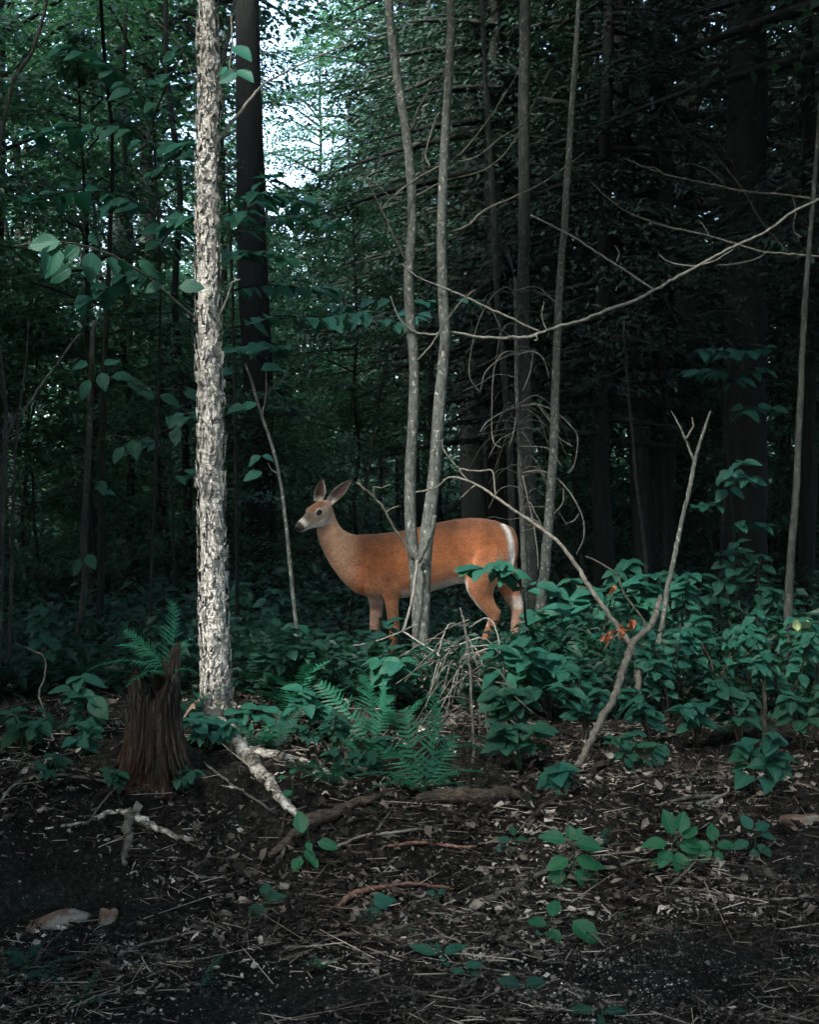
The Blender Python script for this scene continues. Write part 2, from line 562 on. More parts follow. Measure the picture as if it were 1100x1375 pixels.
def quads_cloud(pos, d, nrm, ln, wd, fold=0.18, wide=0.42):
    """one folded diamond leaf per row: 4 verts, 1 quad"""
    x = np.cross(d, nrm)
    x /= np.linalg.norm(x, axis=1)[:, None] + 1e-9
    n2 = np.cross(x, d)
    l, w = ln[:, None], wd[:, None]
    a = pos
    b = pos + d * l * wide + x * w * 0.5 + n2 * w * fold
    c = pos + d * l
    e = pos + d * l * wide - x * w * 0.5 + n2 * w * fold
    V = np.stack([a, b, c, e], 1).reshape(-1, 3)
    F = np.arange(len(pos) * 4).reshape(-1, 4)
    return V, F


# ------------------------------------------------------------------ leaves and fronds
def leaf_shape(kind, droop, fold, twist, seed):
    rr = np.random.default_rng(seed)
    nv, nu = 8, 5
    ts = np.linspace(0, 1, nv)
    if kind == 'heart':
        prof = 0.44 * np.sin(np.pi * np.clip(ts, 0, 1) ** 0.62) ** 0.75 * (1 - 0.25 * ts)
    elif kind == 'long':
        prof = 0.20 * np.sin(np.pi * ts ** 0.85) ** 0.9
    else:
        prof = 0.315 * np.sin(np.pi * ts ** 0.80) ** 0.85
    prof[-1] = 0.004
    prof[0] = 0.01 if kind != 'heart' else 0.08
    jag = 1 + 0.05 * rr.normal(0, 1, (nv, 2))
    V, UV = [], []
    us = np.array([-1, -0.5, 0, 0.5, 1])
    for i, t in enumerate(ts):
        for u in us:
            w = prof[i] * (jag[i, 0] if u < 0 else jag[i, 1])
            x = u * w
            z = abs(u) * w * fold - droop * t * t + twist * u * w * t + 0.012 * math.sin(9 * t + 3 * u) - 0.10 * abs(u) ** 2 * w
            V.append((x, t, z))
            UV.append((0.5 + 0.5 * u * (w / 0.45), t))
    F = []
    for i in range(nv - 1):
        for j in range(nu - 1):
            F.append((i * nu + j, i * nu + j + 1, (i + 1) * nu + j + 1, (i + 1) * nu + j))
    return np.array(V), np.array(F), np.array(UV)


LEAF = {}


def leaf_mesh(kind, mat):
    key = (kind, mat)
    if key not in LEAF:
        LEAF[key] = []
        for s, (dr, fo, tw) in enumerate(((0.10, 0.35, 0.2), (0.28, 0.2, -0.2), (0.18, 0.5, 0.0), (0.42, 0.25, 0.3))):
            if kind == 'curl':
                V, F, UV = leaf_shape('ovate', 0.9, 0.9 + 0.3 * s, 0.8, s)
                V[:, 2] += 0.25 * np.sin(V[:, 1] * 5 + s)
            else:
                V, F, UV = leaf_shape(kind, dr, fo, tw, s)
            LEAF[key].append(mesh('leaf', V, F, M[mat], True, UV))
    return rnd.choice(LEAF[key])


def put_leaf(parent, origin, kind, mat, pos, d, nrm, size, label=None):
    d = unit(d)
    x = unit(np.cross(d, nrm))
    n2 = np.cross(x, d)
    o = link('leaf', leaf_mesh(kind, mat), parent)
    mt = Matrix(((x[0] * size, d[0] * size, n2[0] * size, pos[0] - origin[0]),
                 (x[1] * size, d[1] * size, n2[1] * size, pos[1] - origin[1]),
                 (x[2] * size, d[2] * size, n2[2] * size, pos[2] - origin[2]),
                 (0, 0, 0, 1)))
    o.matrix_local = mt
    if label:
        o['label'] = label
    return o


def leaf_dir(head, pitch):
    return np.array([math.cos(head) * math.cos(pitch), math.sin(head) * math.cos(pitch), math.sin(pitch)])


def leafy_path(root, origin, path, kind, mat, size, pairs, start=0.3, jitter=0.25, droop=(-0.7, 0.05), tip=True):
    """leaves in opposite pairs along a stem"""
    k = len(path)
    for q in range(pairs):
        t = start + (1 - start) * (q + rnd.uniform(0.1, 0.9)) / pairs
        i = min(k - 2, int(t * (k - 1)))
        pos = path[i] + (path[i + 1] - path[i]) * (t * (k - 1) - i)
        tan = unit(path[i + 1] - path[i])
        h0 = math.atan2(tan[1], tan[0]) if abs(tan[2]) < 0.8 else rnd.uniform(0, 6.28)
        for s in (-1, 1):
            head = h0 + s * rnd.uniform(0.8, 1.6) if abs(tan[2]) < 0.8 else h0 + (0 if s < 0 else math.pi) + rnd.uniform(-.5, .5)
            d = leaf_dir(head, rnd.uniform(*droop))
            up = unit(np.array([rnd.uniform(-.4, .4), rnd.uniform(-.95, .05), 1.0]))
            put_leaf(root, origin, kind, mat, pos + d * size * 0.12, d, up, size * rnd.uniform(0.6, 1.15))
    if tip:
        tan = unit(path[-1] - path[-2])
        h0 = rnd.uniform(0, 6.28)
        for s in range(3):
            d = leaf_dir(h0 + s * 2.1 + rnd.uniform(-.3, .3), rnd.uniform(-0.4, 0.3))
            put_leaf(root, origin, kind, mat, path[-1], d, unit(np.array([0, -.25, 1])), size * rnd.uniform(0.7, 1.1))


def shrub(label, cat, px, py, hpx, spread, nstem, pairs, size, kind='ovate', mat='leaf_mid', name='shrub', group=None, stem='twig_dark', lean=0.0, base=None):
    """a broad-leaved plant standing where pixel (px, py) meets the ground"""
    b = G(px, py) if base is None else np.asarray(base, float)
    sc = b[1] / FPX
    h = hpx * sc
    root = thing(name, label, cat, b, group)
    size *= 1.08
    pairs += 1
    a = Acc()
    paths = []
    for s in range(nstem):
        hd = rnd.uniform(0, 6.28)
        hh = h * (rnd.uniform(0.6, 1.0) if nstem > 1 else 1.0)
        sp = spread * sc * rnd.uniform(0.3, 1.0) * (1 if nstem > 1 else 0.3)
        top = b + np.array([math.cos(hd) * sp + lean * sc, math.sin(hd) * sp * 0.7, hh])
        m1 = b + (top - b) * 0.4 + np.array([rnd.uniform(-.1, .1) * h, rnd.uniform(-.1, .1) * h, 0.06 * h])
        m0 = b - np.array([0, 0, 0.04])
        p = a.tube([m0, m1, b + (top - b) * 0.75 + np.array([0, 0, 0.04 * h]), top], [0.006 + h * .006, 0.005 + h * .004, 0.004, 0.002], 5, 4, seed=rnd.randrange(999))
        paths.append(p)
    link('stem', a.mesh('stem', M[stem], b), root)
    for p in paths:
        leafy_path(root, b, p, kind, mat, size, pairs, 0.30, droop=(-0.5, 0.12))
    return root


def frond_mesh(name, mat, arch, npair, seed, lean=0.0):
    """a once-divided fern frond, one unit long along +Y, arching down"""
    rr = np.random.default_rng(seed)
    a = Acc()
    ts = np.linspace(0, 1, 9)
    rach = np.stack([lean * ts ** 2, ts, 0.10 * np.sin(ts * 2.2) - arch * ts ** 2.4], 1)
    a.tube(rach, np.linspace(0.009, 0.002, 9), 4, 1)

    def at(t):
        i = min(7, int(t * 8))
        return rach[i] + (rach[i + 1] - rach[i]) * (t * 8 - i)
    for q in range(npair):
        t = 0.14 + 0.84 * q / npair
        ln = 0.225 * math.sin(math.pi * min(1, (0.16 + 0.80 * t)) ** 0.9) ** 0.8 + 0.01
        for s in (-1, 1):
            if rr.random() < 0.07:
                continue
            ln = ln * rr.uniform(0.82, 1.1)
            sag = rr.uniform(0.05, 0.28)
            d = unit(np.array([s, 0.50 + 0.25 * t + rr.normal(0, .05), -0.12 + rr.normal(0, .06)]))
            nrm = np.array([-s * 0.15, 0, 1.0])
            x = unit(np.cross(d, nrm))
            n2 = np.cross(x, d)
            b = at(t)
            w = 0.015 + 0.006 * rr.random()
            rows = 6
            V = []
            for i in range(rows + 1):
                f = i / rows
                ww = w * (1 - f ** 1.6) * (1.25 if i % 2 else 0.62) + 0.001
                c = b + d * ln * f - np.array([0, 0, sag]) * ln * f * f
                V += [c + x * ww + n2 * ww * 0.25, c - x * ww + n2 * ww * 0.25]
            F = [(2 * i, 2 * i + 1, 2 * i + 3, 2 * i + 2) for i in range(rows)]
            a.add(V, F)
    return a.mesh(name, M[mat])


FROND = {m: [frond_mesh('frond', m, 0.15, 15, 1), frond_mesh('frond', m, 0.42, 17, 2, 0.12), frond_mesh('frond', m, 0.28, 16, 3, -0.1)] for m in ('fern', 'fern_dark')}


def put_frond(root, mat, head, pitch, length, which=None, loc=(0, 0, 0), roll=0.0):
    o = link('frond', rnd.choice(FROND[mat]) if which is None else FROND[mat][which], root)
    d = leaf_dir(head, pitch)
    up = np.array([0, 0, 1.0]) if abs(d[2]) < 0.9 else np.array([-math.cos(head), -math.sin(head), 0])
    x = unit(np.cross(d, up))
    n2 = np.cross(x, d)
    x, n2 = x * math.cos(roll) + n2 * math.sin(roll), n2 * math.cos(roll) - x * math.sin(roll)
    o.matrix_local = Matrix(((x[0] * length, d[0] * length, n2[0] * length, loc[0]), (x[1] * length, d[1] * length, n2[1] * length, loc[1]),
                             (x[2] * length, d[2] * length, n2[2] * length, loc[2]), (0, 0, 0, 1)))
    return o


def fern(label, px, py, lpx, n, mat='fern', spec=None, base=None, pitch=(0.35, 1.0)):
    b = G(px, py) if base is None else np.asarray(base, float)
    root = thing('fern', label, 'fern', b)
    L = lpx * b[1] / FPX
    if spec:
        for (head, pt, k, which, roll) in spec:
            put_frond(root, mat, R(head), R(pt), L * k, which, (0, 0, 0.0), R(roll))
    else:
        h0 = rnd.uniform(0, 6.28)
        for i in range(n):
            put_frond(root, mat, h0 + i * 6.28 / n + rnd.uniform(-.4, .4), rnd.uniform(*pitch), L * rnd.uniform(0.7, 1.1), None, (0, 0, 0), rnd.uniform(-.4, .4))
    return root


# ------------------------------------------------------------------ ground
def make_ground():
    xs = np.unique(np.round(np.concatenate([np.linspace(-400, -40, 14), np.linspace(-40, -8, 40), np.linspace(-8, -3.6, 60), np.linspace(-3.6, 3.6, 180),
                                            np.linspace(3.6, 8, 60), np.linspace(8, 40, 40), np.linspace(40, 400, 14)]), 4))
    ys = np.unique(np.round(np.concatenate([np.linspace(-300, -20, 12), np.linspace(-20, 2, 40), np.linspace(2, 4, 30), np.linspace(4, 12, 230),
                                            np.linspace(12, 24, 110), np.linspace(24, 60, 70), np.linspace(60, 600, 16)]), 4))
    X, Y = np.meshgrid(xs, ys, indexing='xy')
    V = np.stack([X, Y, gz(X, Y)], -1).reshape(-1, 3)
    nx, ny = len(xs), len(ys)
    i, j = np.meshgrid(np.arange(ny - 1), np.arange(nx - 1), indexing='ij')
    F = np.stack([i * nx + j, i * nx + j + 1, (i + 1) * nx + j + 1, (i + 1) * nx + j], -1).reshape(-1, 4)
    tag(link('ground', mesh('ground', V, F, M['ground'])), kind='structure')


make_ground()


def haze():  # thin teal volume added to lift the blacks, not mist of the wood
    V = np.array([(x, y, z) for z in (-2.2, 27.0) for y in (-320, 620) for x in (-420, 420)], float)
    F = np.array([(0, 2, 3, 1), (4, 5, 7, 6), (0, 1, 5, 4), (2, 6, 7, 3), (0, 4, 6, 2), (1, 3, 7, 5)])
    m = bpy.data.materials.new('haze')
    m.use_nodes = True
    nt = m.node_tree
    nt.nodes.clear()
    o = nt.nodes.new('ShaderNodeOutputMaterial')
    v = nt.nodes.new('ShaderNodeVolumePrincipled')
    v.inputs['Color'].default_value = (0.70, 0.92, 0.90, 1)
    v.inputs['Density'].default_value = 0.0006
    v.inputs['Anisotropy'].default_value = 0.0
    nt.links.new(v.outputs[0], o.inputs['Volume'])
    tag(link('haze', mesh('haze', V, F, m, False)), 'faint bluish haze added to lift the dark tones', 'haze', kind='stuff')


haze()


# ------------------------------------------------------------------ crowns of the wood
def crown_leaves(rr, n_branch, per, r0, z0, z1, size, flat=0.05, droop=0.25, shape='round', aspect=0.6, spread=0.30, tiltn=0.45):
    """leaves laid in flat layered sprays along branches; returns pos, dir, normal, length, width and the branches"""
    pos, dr, nm, ln, br = [], [], [], [], []
    for b in range(n_branch):
        f = (b + rr.random()) / n_branch
        z = z0 + (z1 - z0) * f
        if shape == 'cone':
            reach = r0 * (1 - 0.8 * f) * rr.uniform(0.7, 1.1)
        else:
            reach = r0 * math.sqrt(max(0.08, 1 - (2 * f - 0.85) ** 2 * 0.85)) * rr.uniform(0.55, 1.1)
        h = rr.uniform(0, 2 * np.pi)
        rise = rr.uniform(-0.05, 0.25) if shape != 'cone' else rr.uniform(-0.25, 0.02)
        ax = np.array([math.cos(h), math.sin(h), rise])
        side = np.array([-math.sin(h), math.cos(h), 0])
        t = rr.uniform(0.15, 1.0, per) ** 0.8
        lat = rr.normal(0, 1, per) * spread * reach * (0.35 + 0.65 * np.sin(np.pi * np.clip(t, 0, 1) * 0.9))
        c = np.array([0, 0, z]) + t[:, None] * reach * ax + lat[:, None] * side
        c[:, 2] += rr.normal(0, flat, per) - droop * (t ** 2) * reach * 0.4 - 0.10 * np.abs(lat)
        hh = h + np.sign(lat) * rr.uniform(0.2, 1.2, per) + rr.normal(0, .3, per)
        pt = rr.normal(-0.30, 0.28, per)
        d = np.stack([np.cos(hh) * np.cos(pt), np.sin(hh) * np.cos(pt), np.sin(pt)], 1)
        nn = np.stack([rr.normal(0, tiltn, per), rr.normal(0, tiltn, per), np.ones(per)], 1)
        pos.append(c)
        dr.append(d)
        nm.append(nn)
        ln.append(size * rr.uniform(0.6, 1.25, per))
        e = np.array([0, 0, z]) + reach * 0.92 * ax
        e[2] -= droop * reach * 0.34
        br.append((np.array([0, 0, z - 0.15 * reach * (rise > 0)]), np.array([0, 0, z]) + 0.5 * reach * ax - np.array([0, 0, droop * reach * .1]), e, reach))
    pos, dr, nm, ln = np.vstack(pos), np.vstack(dr), np.vstack(nm), np.concatenate(ln)
    return pos, dr, nm, ln, ln * aspect, br


def crown_mesh(name, mat, data, keep=None):
    pos, d, nm, ln, wd, br = data
    if keep is not None:
        pos, d, nm, ln, wd = pos[keep], d[keep], nm[keep], ln[keep], wd[keep]
    V, F = quads_cloud(pos, d, nm, ln, wd)
    return mesh(name, V, F, M[mat], False)


def bough_mesh(name, mat, br, r):
    a = Acc()
    for (p0, p1, p2, reach) in br:
        a.tube([p0, p1, p2], [r * 0.35 * (0.4 + reach / 3), r * 0.22, 0.004], 4, 2)
    return a.mesh(name, M[mat])


def trunk_mesh(name, mat, h, r, seed, bend=0.25, n=9):
    rr = np.random.default_rng(seed)
    k = 9
    zs = np.linspace(-0.1, h, k)
    pts = np.stack([np.cumsum(rr.normal(0, bend / 4, k)), np.cumsum(rr.normal(0, bend / 4, k)), zs], 1)
    pts[:, :2] -= pts[0, :2]
    a = Acc()
    rad = r * np.linspace(1.0, 0.25, k)
    rad[0] *= 1.35
    a.tube(pts, rad, n, 3, 0.05, seed)
    return a.mesh(name, M[mat])


KINDS = {}
for key, (nb, per, r0, z0, z1, size, shape, mat, asp, h, r) in {
    'tall': (75, 210, 2.6, 4.5, 14.5, 0.105, 'round', 'crown', 0.62, 14.5, 0.10),
    'tall2': (72, 210, 3.0, 5.5, 16.5, 0.11, 'round', 'crown', 0.62, 16.5, 0.13),
    'low': (42, 190, 1.9, 1.6, 6.5, 0.10, 'round', 'crown', 0.62, 6.5, 0.045),
    'low2': (38, 190, 1.7, 2.0, 7.5, 0.095, 'round', 'crown', 0.62, 7.5, 0.05),
    'bush': (36, 190, 1.7, 0.35, 3.6, 0.10, 'round', 'crown', 0.62, 3.4, 0.025),
    'hemlock': (120, 200, 2.7, 2.6, 17.0, 0.12, 'cone', 'crown_dark', 0.34, 17.0, 0.15),
    'hemlock2': (110, 200, 3.0, 3.6, 18.0, 0.12, 'cone', 'crown_dark', 0.34, 18.0, 0.17),
}.items():
    rr = np.random.default_rng(abs(hash_ := sum(ord(c) * 7 for c in key)))
    data = crown_leaves(rr, nb, per, r0, z0, z1, size, 0.06, 0.30, shape, asp)
    KINDS[key] = (trunk_mesh('trunk', 'bark_dark', h, r, len(key) * 3 + nb), crown_mesh('crown', mat, data), bough_mesh('bough', 'bark_dark', data[5], r))


def far_tree(kind, x, y, label, group, s=1.0, rot=None):
    t = thing('tree' if 'hem' not in kind else 'hemlock_tree', label, 'tree', (x, y, float(gz(x, y))), group)
    t.rotation_euler.z = rnd.uniform(0, 6.28) if rot is None else rot
    t.scale = (s, s, s)
    tr, cr, bo = KINDS[kind]
    link('trunk', tr, t)
    link('bough', bo, t)
    c = link('crown', cr, t)
    return t


def wood():
    """trees of the wood behind the deer, nearest rows first"""
    def half(y):
        return 0.288 * y
    rr = random.Random(5)
    # dense dark hemlocks on the right, broadleaf trees on the left, both mixed in the middle
    for (x, y, k, s) in [(4.9, 14.2, 'hemlock', 1.0), (3.4, 17.0, 'hemlock2', 1.0), (6.2, 17.8, 'hemlock', 1.1), (2.2, 20.5, 'hemlock', 1.0), (4.9, 21.5, 'hemlock2', 1.1),
                         (7.0, 23.0, 'hemlock', 1.1), (1.3, 16.2, 'hemlock', 0.85), (8.0, 28.0, 'hemlock2', 1.2), (3.3, 27.0, 'hemlock', 1.2), (3.9, 12.6, 'hemlock2', 0.9), (2.5, 14.4, 'hemlock', 0.9), (5.6, 12.8, 'hemlock', 1.0), (6.0, 20.0, 'hemlock2', 1.1), (1.6, 23.0, 'hemlock2', 1.1)]:
        far_tree(k, x, y, 'dark hemlock among the dense conifers filling the wood on the right', 'dark hemlocks at the right', s)
    for (x, y, k, s) in [(-2.7, 20.5, 'tall2', 1.35), (-4.6, 14.0, 'low', 1.0), (-3.0, 15.5, 'low2', 1.0), (-5.2, 18.0, 'tall', 1.0), (-2.2, 18.6, 'low', 0.72), (-3.8, 21.5, 'tall2', 1.0), (-6.4, 23.0, 'tall', 1.0),
                         (-4.3, 12.2, 'low', 0.75), (-2.9, 12.9, 'low2', 0.7), (-5.5, 27.0, 'tall2', 1.1), (-7.8, 30.0, 'tall', 1.2), (-1.6, 21.5, 'low2', 0.7), (-2.6, 28.5, 'low2', 0.9)]:
        far_tree(k, x, y, 'tall leafy broadleaf tree with high crown in the wood around the birch' if 'tall' in k else 'small leafy understorey tree in the dim wood around the birch', 'tall broadleaf trees at the left' if 'tall' in k else 'understorey trees at the left', s)
    for (x, y, k, s) in [(-0.6, 15.2, 'low2', 0.58), (0.9, 18.6, 'hemlock', 1.0), (1.0, 14.9, 'hemlock2', 0.8), (0.1, 22.0, 'hemlock', 0.9), (-0.5, 23.8, 'low', 0.9), (0.4, 30.0, 'tall2', 1.0), (1.8, 25.0, 'low2', 1.2), (1.9, 13.6, 'hemlock', 0.6), (1.1, 21.0, 'hemlock', 0.9), (-0.2, 27.0, 'low', 1.0), (0.9, 15.0, 'hemlock', 0.62)]:  # dark hemlocks swapped in here to deepen the shade behind the deer
        far_tree(k, x, y, 'slender leafy tree deep in the wood above the deer', 'slender trees behind the deer', s)
    for (x, y, s_) in [(-3.6, 13.4, 0.8), (-2.6, 15.2, 0.9), (-4.4, 16.4, 1.0), (-1.9, 17.6, 0.85), (-3.2, 19.0, 1.1), (-5.4, 20.5, 1.2), (-0.9, 20.5, 0.8), (-4.0, 23.5, 1.2), (-2.0, 24.0, 1.1), (-6.4, 26.0, 1.3), (0.6, 26.5, 0.8),
                       (2.6, 16.0, 0.85), (3.8, 15.2, 0.95), (4.6, 17.2, 1.1), (3.0, 19.5, 1.0), (5.4, 20.0, 1.2), (2.0, 24.0, 1.0), (4.2, 24.5, 1.2), (6.6, 25.5, 1.3), (-4.9, 14.2, 0.9), (-1.4, 14.0, 0.6), (-3.0, 27.0, 1.2), (-5.0, 29.0, 1.3), (6.0, 15.8, 1.0)]:
        b = far_tree('bush', x, y, 'leafy bush standing among the trunks in the dim middle distance', 'bushes among the trunks', s_)
        b.name, b['category'] = 'bush', 'bush'
    for (x, y, s_) in [(-2.6, 27.5, 0.9), (-1.5, 25.0, 0.9), (-2.0, 30.0, 1.1)]:
        far_tree('low', x, y, 'small leafy tree closing the lower edge of the bright sky gap', 'small trees under the sky gap', s_)
    far_tree('tall', -2.75, 44.0, 'slender far tree half screening the bright sky gap', 'slender far trees in the sky gap', 1.0)
    placed = []
    for i in range(60):
        for _ in range(30):
            y = rr.uniform(31, 56)
            x = rr.uniform(-half(y) - 2, half(y) + 2)
            if all((x - a) ** 2 + (y - b) ** 2 > 4 for a, b in placed):
                break
        # the bright opening in the canopy left of the middle
        px, _ = proj(np.array([x, y, 8.0]))
        if 300 < px < 500 or (px < 300 and rr.random() < 0.6):
            continue
        placed.append((x, y))
        k = rr.choice(['tall', 'tall2', 'tall', 'low', 'low2', 'hemlock'] if px < 700 else ['hemlock', 'tall', 'hemlock2', 'low'])
        far_tree(k, x, y, 'far tree one of many standing deep in the forest', 'far trees deep in the forest', rr.uniform(0.9, 1.25))

    # unseen wood at both sides and behind the camera, added to block sky light
    rr = random.Random(21)
    ring = []
    for i in range(150):
        for _ in range(40):
            x, y = rr.uniform(-26, 26), rr.uniform(-30, 34)
            side = abs(x) > 0.31 * max(y, 0) + 3.4
            if y > 9 and not side:
                continue
            if y < 9 and (abs(x) < 5.5 if y > 0 else False):
                continue
            d = ((x - 0) ** 2 + (y - 7) ** 2) ** 0.5
            sunny = (np.array([x, y - 8]) @ np.array([SUN[0], SUN[1]]) / math.cos(SUN_EL))
            if y < 9 and sunny > 0 and abs((x) * SUN[1] - (y - 8) * SUN[0]) / math.cos(SUN_EL) < 5.5 and sunny < 17.5:
                continue
            if -9 < y < 9 and abs(x) < 6:
                continue
            if all((x - a) ** 2 + (y - b) ** 2 > 7.5 for a, b in ring):
                break
        else:
            continue
        ring.append((x, y))
        far_tree(rr.choice(['tall', 'tall2', 'hemlock', 'tall2', 'low']), x, y, 'unseen tree of the wood around the path added to block low sky light', 'unseen trees added around the path', rr.uniform(0.9, 1.2))


wood()


def thin_stems():
    """bare thin stems standing in the dark behind the deer"""
    rr = random.Random(8)
    ms = [trunk_mesh('trunk', 'bark_dim', 6.5, 0.028, 70 + i, 0.5, 6) for i in range(4)]
    md = [trunk_mesh('trunk', 'bark_dark', 8.5, 0.05, 80 + i, 0.3, 7) for i in range(4)]
    for i in range(48):
        y = rr.uniform(13, 34)
        x = rr.uniform(-0.29 * y, 0.29 * y)
        px, _ = proj(np.array([x, y, 2.0]))
        t = thing('sapling', 'thin bare sapling stem standing in the dark wood behind the deer', 'sapling', (x, y, float(gz(x, y))), 'thin bare stems in the wood')
        t.rotation_euler = (rr.uniform(-.06, .06), rr.uniform(-.07, .07), rr.uniform(0, 6.28))
        t.scale = (1, 1, 1)
        link('trunk', rr.choice(ms if rr.random() < 0.12 else md), t)


thin_stems()


def undergrowth():
    rr = np.random.default_rng(3)
    n = 64000
    y = 8.3 + 36 * rr.random(n) ** 1.5
    x = (rr.random(n) * 2 - 1) * (0.30 * y + 1)
    clump = 0.5 + 0.5 * np.sin(x * 1.9 + 1.3 * np.sin(y * 1.1)) * np.sin(y * 1.5 + x * 0.7)
    h = rr.random(n) ** 1.3 * (0.12 + 0.5 * clump * (0.5 + y / 25))
    pos = np.stack([x, y, gz(x, y) + h + 0.02], 1)
    hd = rr.uniform(0, 6.28, n)
    pt = rr.normal(-0.2, 0.35, n)
    d = np.stack([np.cos(hd) * np.cos(pt), np.sin(hd) * np.cos(pt), np.sin(pt)], 1)
    nn = np.stack([rr.normal(0, .4, n), rr.normal(-.15, .4, n), np.ones(n)], 1)
    ln = rr.uniform(0.05, 0.12, n)
    V, F = quads_cloud(pos, d, nn, ln, ln * 0.55)
    tag(link('undergrowth', mesh('undergrowth', V, F, M['under'], False)), 'low leafy undergrowth covering the dark forest floor', 'undergrowth', kind='stuff')
    # far shrub layer closing the view between the trunks
    n = 60000
    y = rr.uniform(24, 60, n)
    x = (rr.random(n) * 2 - 1) * (0.30 * y + 3)
    cl = 0.5 + 0.5 * np.sin(x * 0.9 + 2 * np.sin(y * 0.4)) * np.sin(y * 0.7)
    h = rr.random(n) * (0.8 + 3.2 * cl)
    pos = np.stack([x, y, gz(x, y) + h], 1)
    hd = rr.uniform(0, 6.28, n)
    pt = rr.normal(-0.25, 0.3, n)
    d = np.stack([np.cos(hd) * np.cos(pt), np.sin(hd) * np.cos(pt), np.sin(pt)], 1)
    nn = np.stack([rr.normal(0, .4, n), rr.normal(0, .4, n), np.ones(n)], 1)
    ln = rr.uniform(0.08, 0.17, n)
    V, F = quads_cloud(pos, d, nn, ln, ln * 0.6)
    tag(link('shrubbery', mesh('shrubbery', V, F, M['crown'], False)), 'far green shrub layer glimpsed between the trunks', 'shrubbery', kind='stuff')
    # the wood beyond, which closes the horizon
    n = 52000
    y = rr.uniform(60, 84, n)
    x = (rr.random(n) * 2 - 1) * (0.32 * y + 4)
    h = rr.random(n) * (11 + 4 * np.sin(x * 0.5))
    pos = np.stack([x, y, h], 1)
    hd = rr.uniform(0, 6.28, n)
    pt = rr.normal(-0.3, 0.3, n)
    d = np.stack([np.cos(hd) * np.cos(pt), np.sin(hd) * np.cos(pt), np.sin(pt)], 1)
    nn = np.stack([rr.normal(0, .5, n), rr.normal(-.3, .5, n), np.ones(n)], 1)
    ln = rr.uniform(0.25, 0.5, n)
    V, F = quads_cloud(pos, d, nn, ln, ln * 0.6)
    tag(link('far_woods', mesh('far_woods', V, F, M['crown'], False)), 'far off wood closing the view beyond the trunks', 'woods', kind='stuff')


undergrowth()

# chosen points given sun by gaps cut into the crowns overhead: (point, radius)
DEER_D = 10.45
SHAFTS = [(P(531, 783, DEER_D), 0.15, 1.0), (P(600, 765, DEER_D), 0.20, 1.0), (P(590, 735, DEER_D), 0.12, 1.0), (P(690, 745, DEER_D), 0.13, 1.0), (P(640, 830, DEER_D), 0.14, 1.0), (P(525, 830, DEER_D), 0.14, 1.0),
          (P(560, 755, DEER_D), 1.5, 0.9), (P(440, 715, DEER_D), 0.75, 0.9), (P(500, 760, DEER_D), 0.6, 0.8), (P(420, 695, DEER_D), 0.14, 0.9), (P(690, 820, DEER_D), 0.12, 1.0),
          (P(278, 60, 7.7), 0.9, 0.95), (P(280, 220, 7.7), 0.9, 0.95), (P(280, 380, 7.7), 0.9, 1.0), (P(283, 530, 7.7), 0.9, 1.0), (P(286, 680, 7.7), 0.9, 1.0), (P(288, 850, 7.7), 0.9, 1.0),
          (P(585, 420, 9.2), 0.4, 0.6), (P(585, 250, 9.2), 0.4, 0.4), (P(570, 600, 9.2), 0.35, 0.8), (P(565, 850, 9.2), 0.2, 1.0),
          (G(330, 1020), 0.16, 1.0), (G(368, 1060), 0.12, 1.0), (G(630, 1150), 0.6, 1.0), (G(860, 1320), 0.6, 1.0), (G(1040, 1060), 0.6, 0.95), (G(470, 1180), 0.35, 0.7), (G(450, 1110), 0.15, 0.8),
          (P(580, 980, 6.7), 0.45, 0.9), (P(480, 950, 7.4), 0.2, 0.8), (P(740, 1235, 5.4), 0.13, 0.9), (P(768, 1140, 6.0), 0.13, 0.7), (P(910, 1130, 6.0), 0.12, 0.6),
          (P(880, 860, 8.2), 1.0, 0.6), (P(720, 830, 9.0), 0.5, 0.5), (P(620, 900, 8.6), 0.3, 0.8), (P(860, 900, 7.6), 0.2, 0.9), (P(910, 700, 8.9), 0.3, 0.7),
          (P(703, 90, 12), 0.2, 1.0), (P(704, 225, 12), 0.2, 1.0), (P(768, 190, 12), 0.15, 1.0), (P(400, 405, 9.6), 0.7, 0.9), (P(540, 420, 9.6), 0.4, 0.8), (P(350, 290, 9.6), 0.5, 0.7), (P(130, 220, 8.6), 0.6, 0.5), (P(180, 360, 8.6), 0.4, 0.5), (P(710, 600, 11.4), 0.55, 0.8), (P(720, 440, 9.2), 0.3, 0.8), (P(950, 345, 9.5), 0.3, 0.6)]


def keep_shafts(pos):
    k = np.ones(len(pos), bool)
    q = np.random.default_rng(len(pos)).random(len(pos))
    for p, r, pr in SHAFTS:
        v = pos - np.asarray(p)
        t = v @ SUN
        dist = np.linalg.norm(v - t[:, None] * SUN, axis=1)
        k &= ~((dist < r) & (t > 0) & (q < pr))
    return k


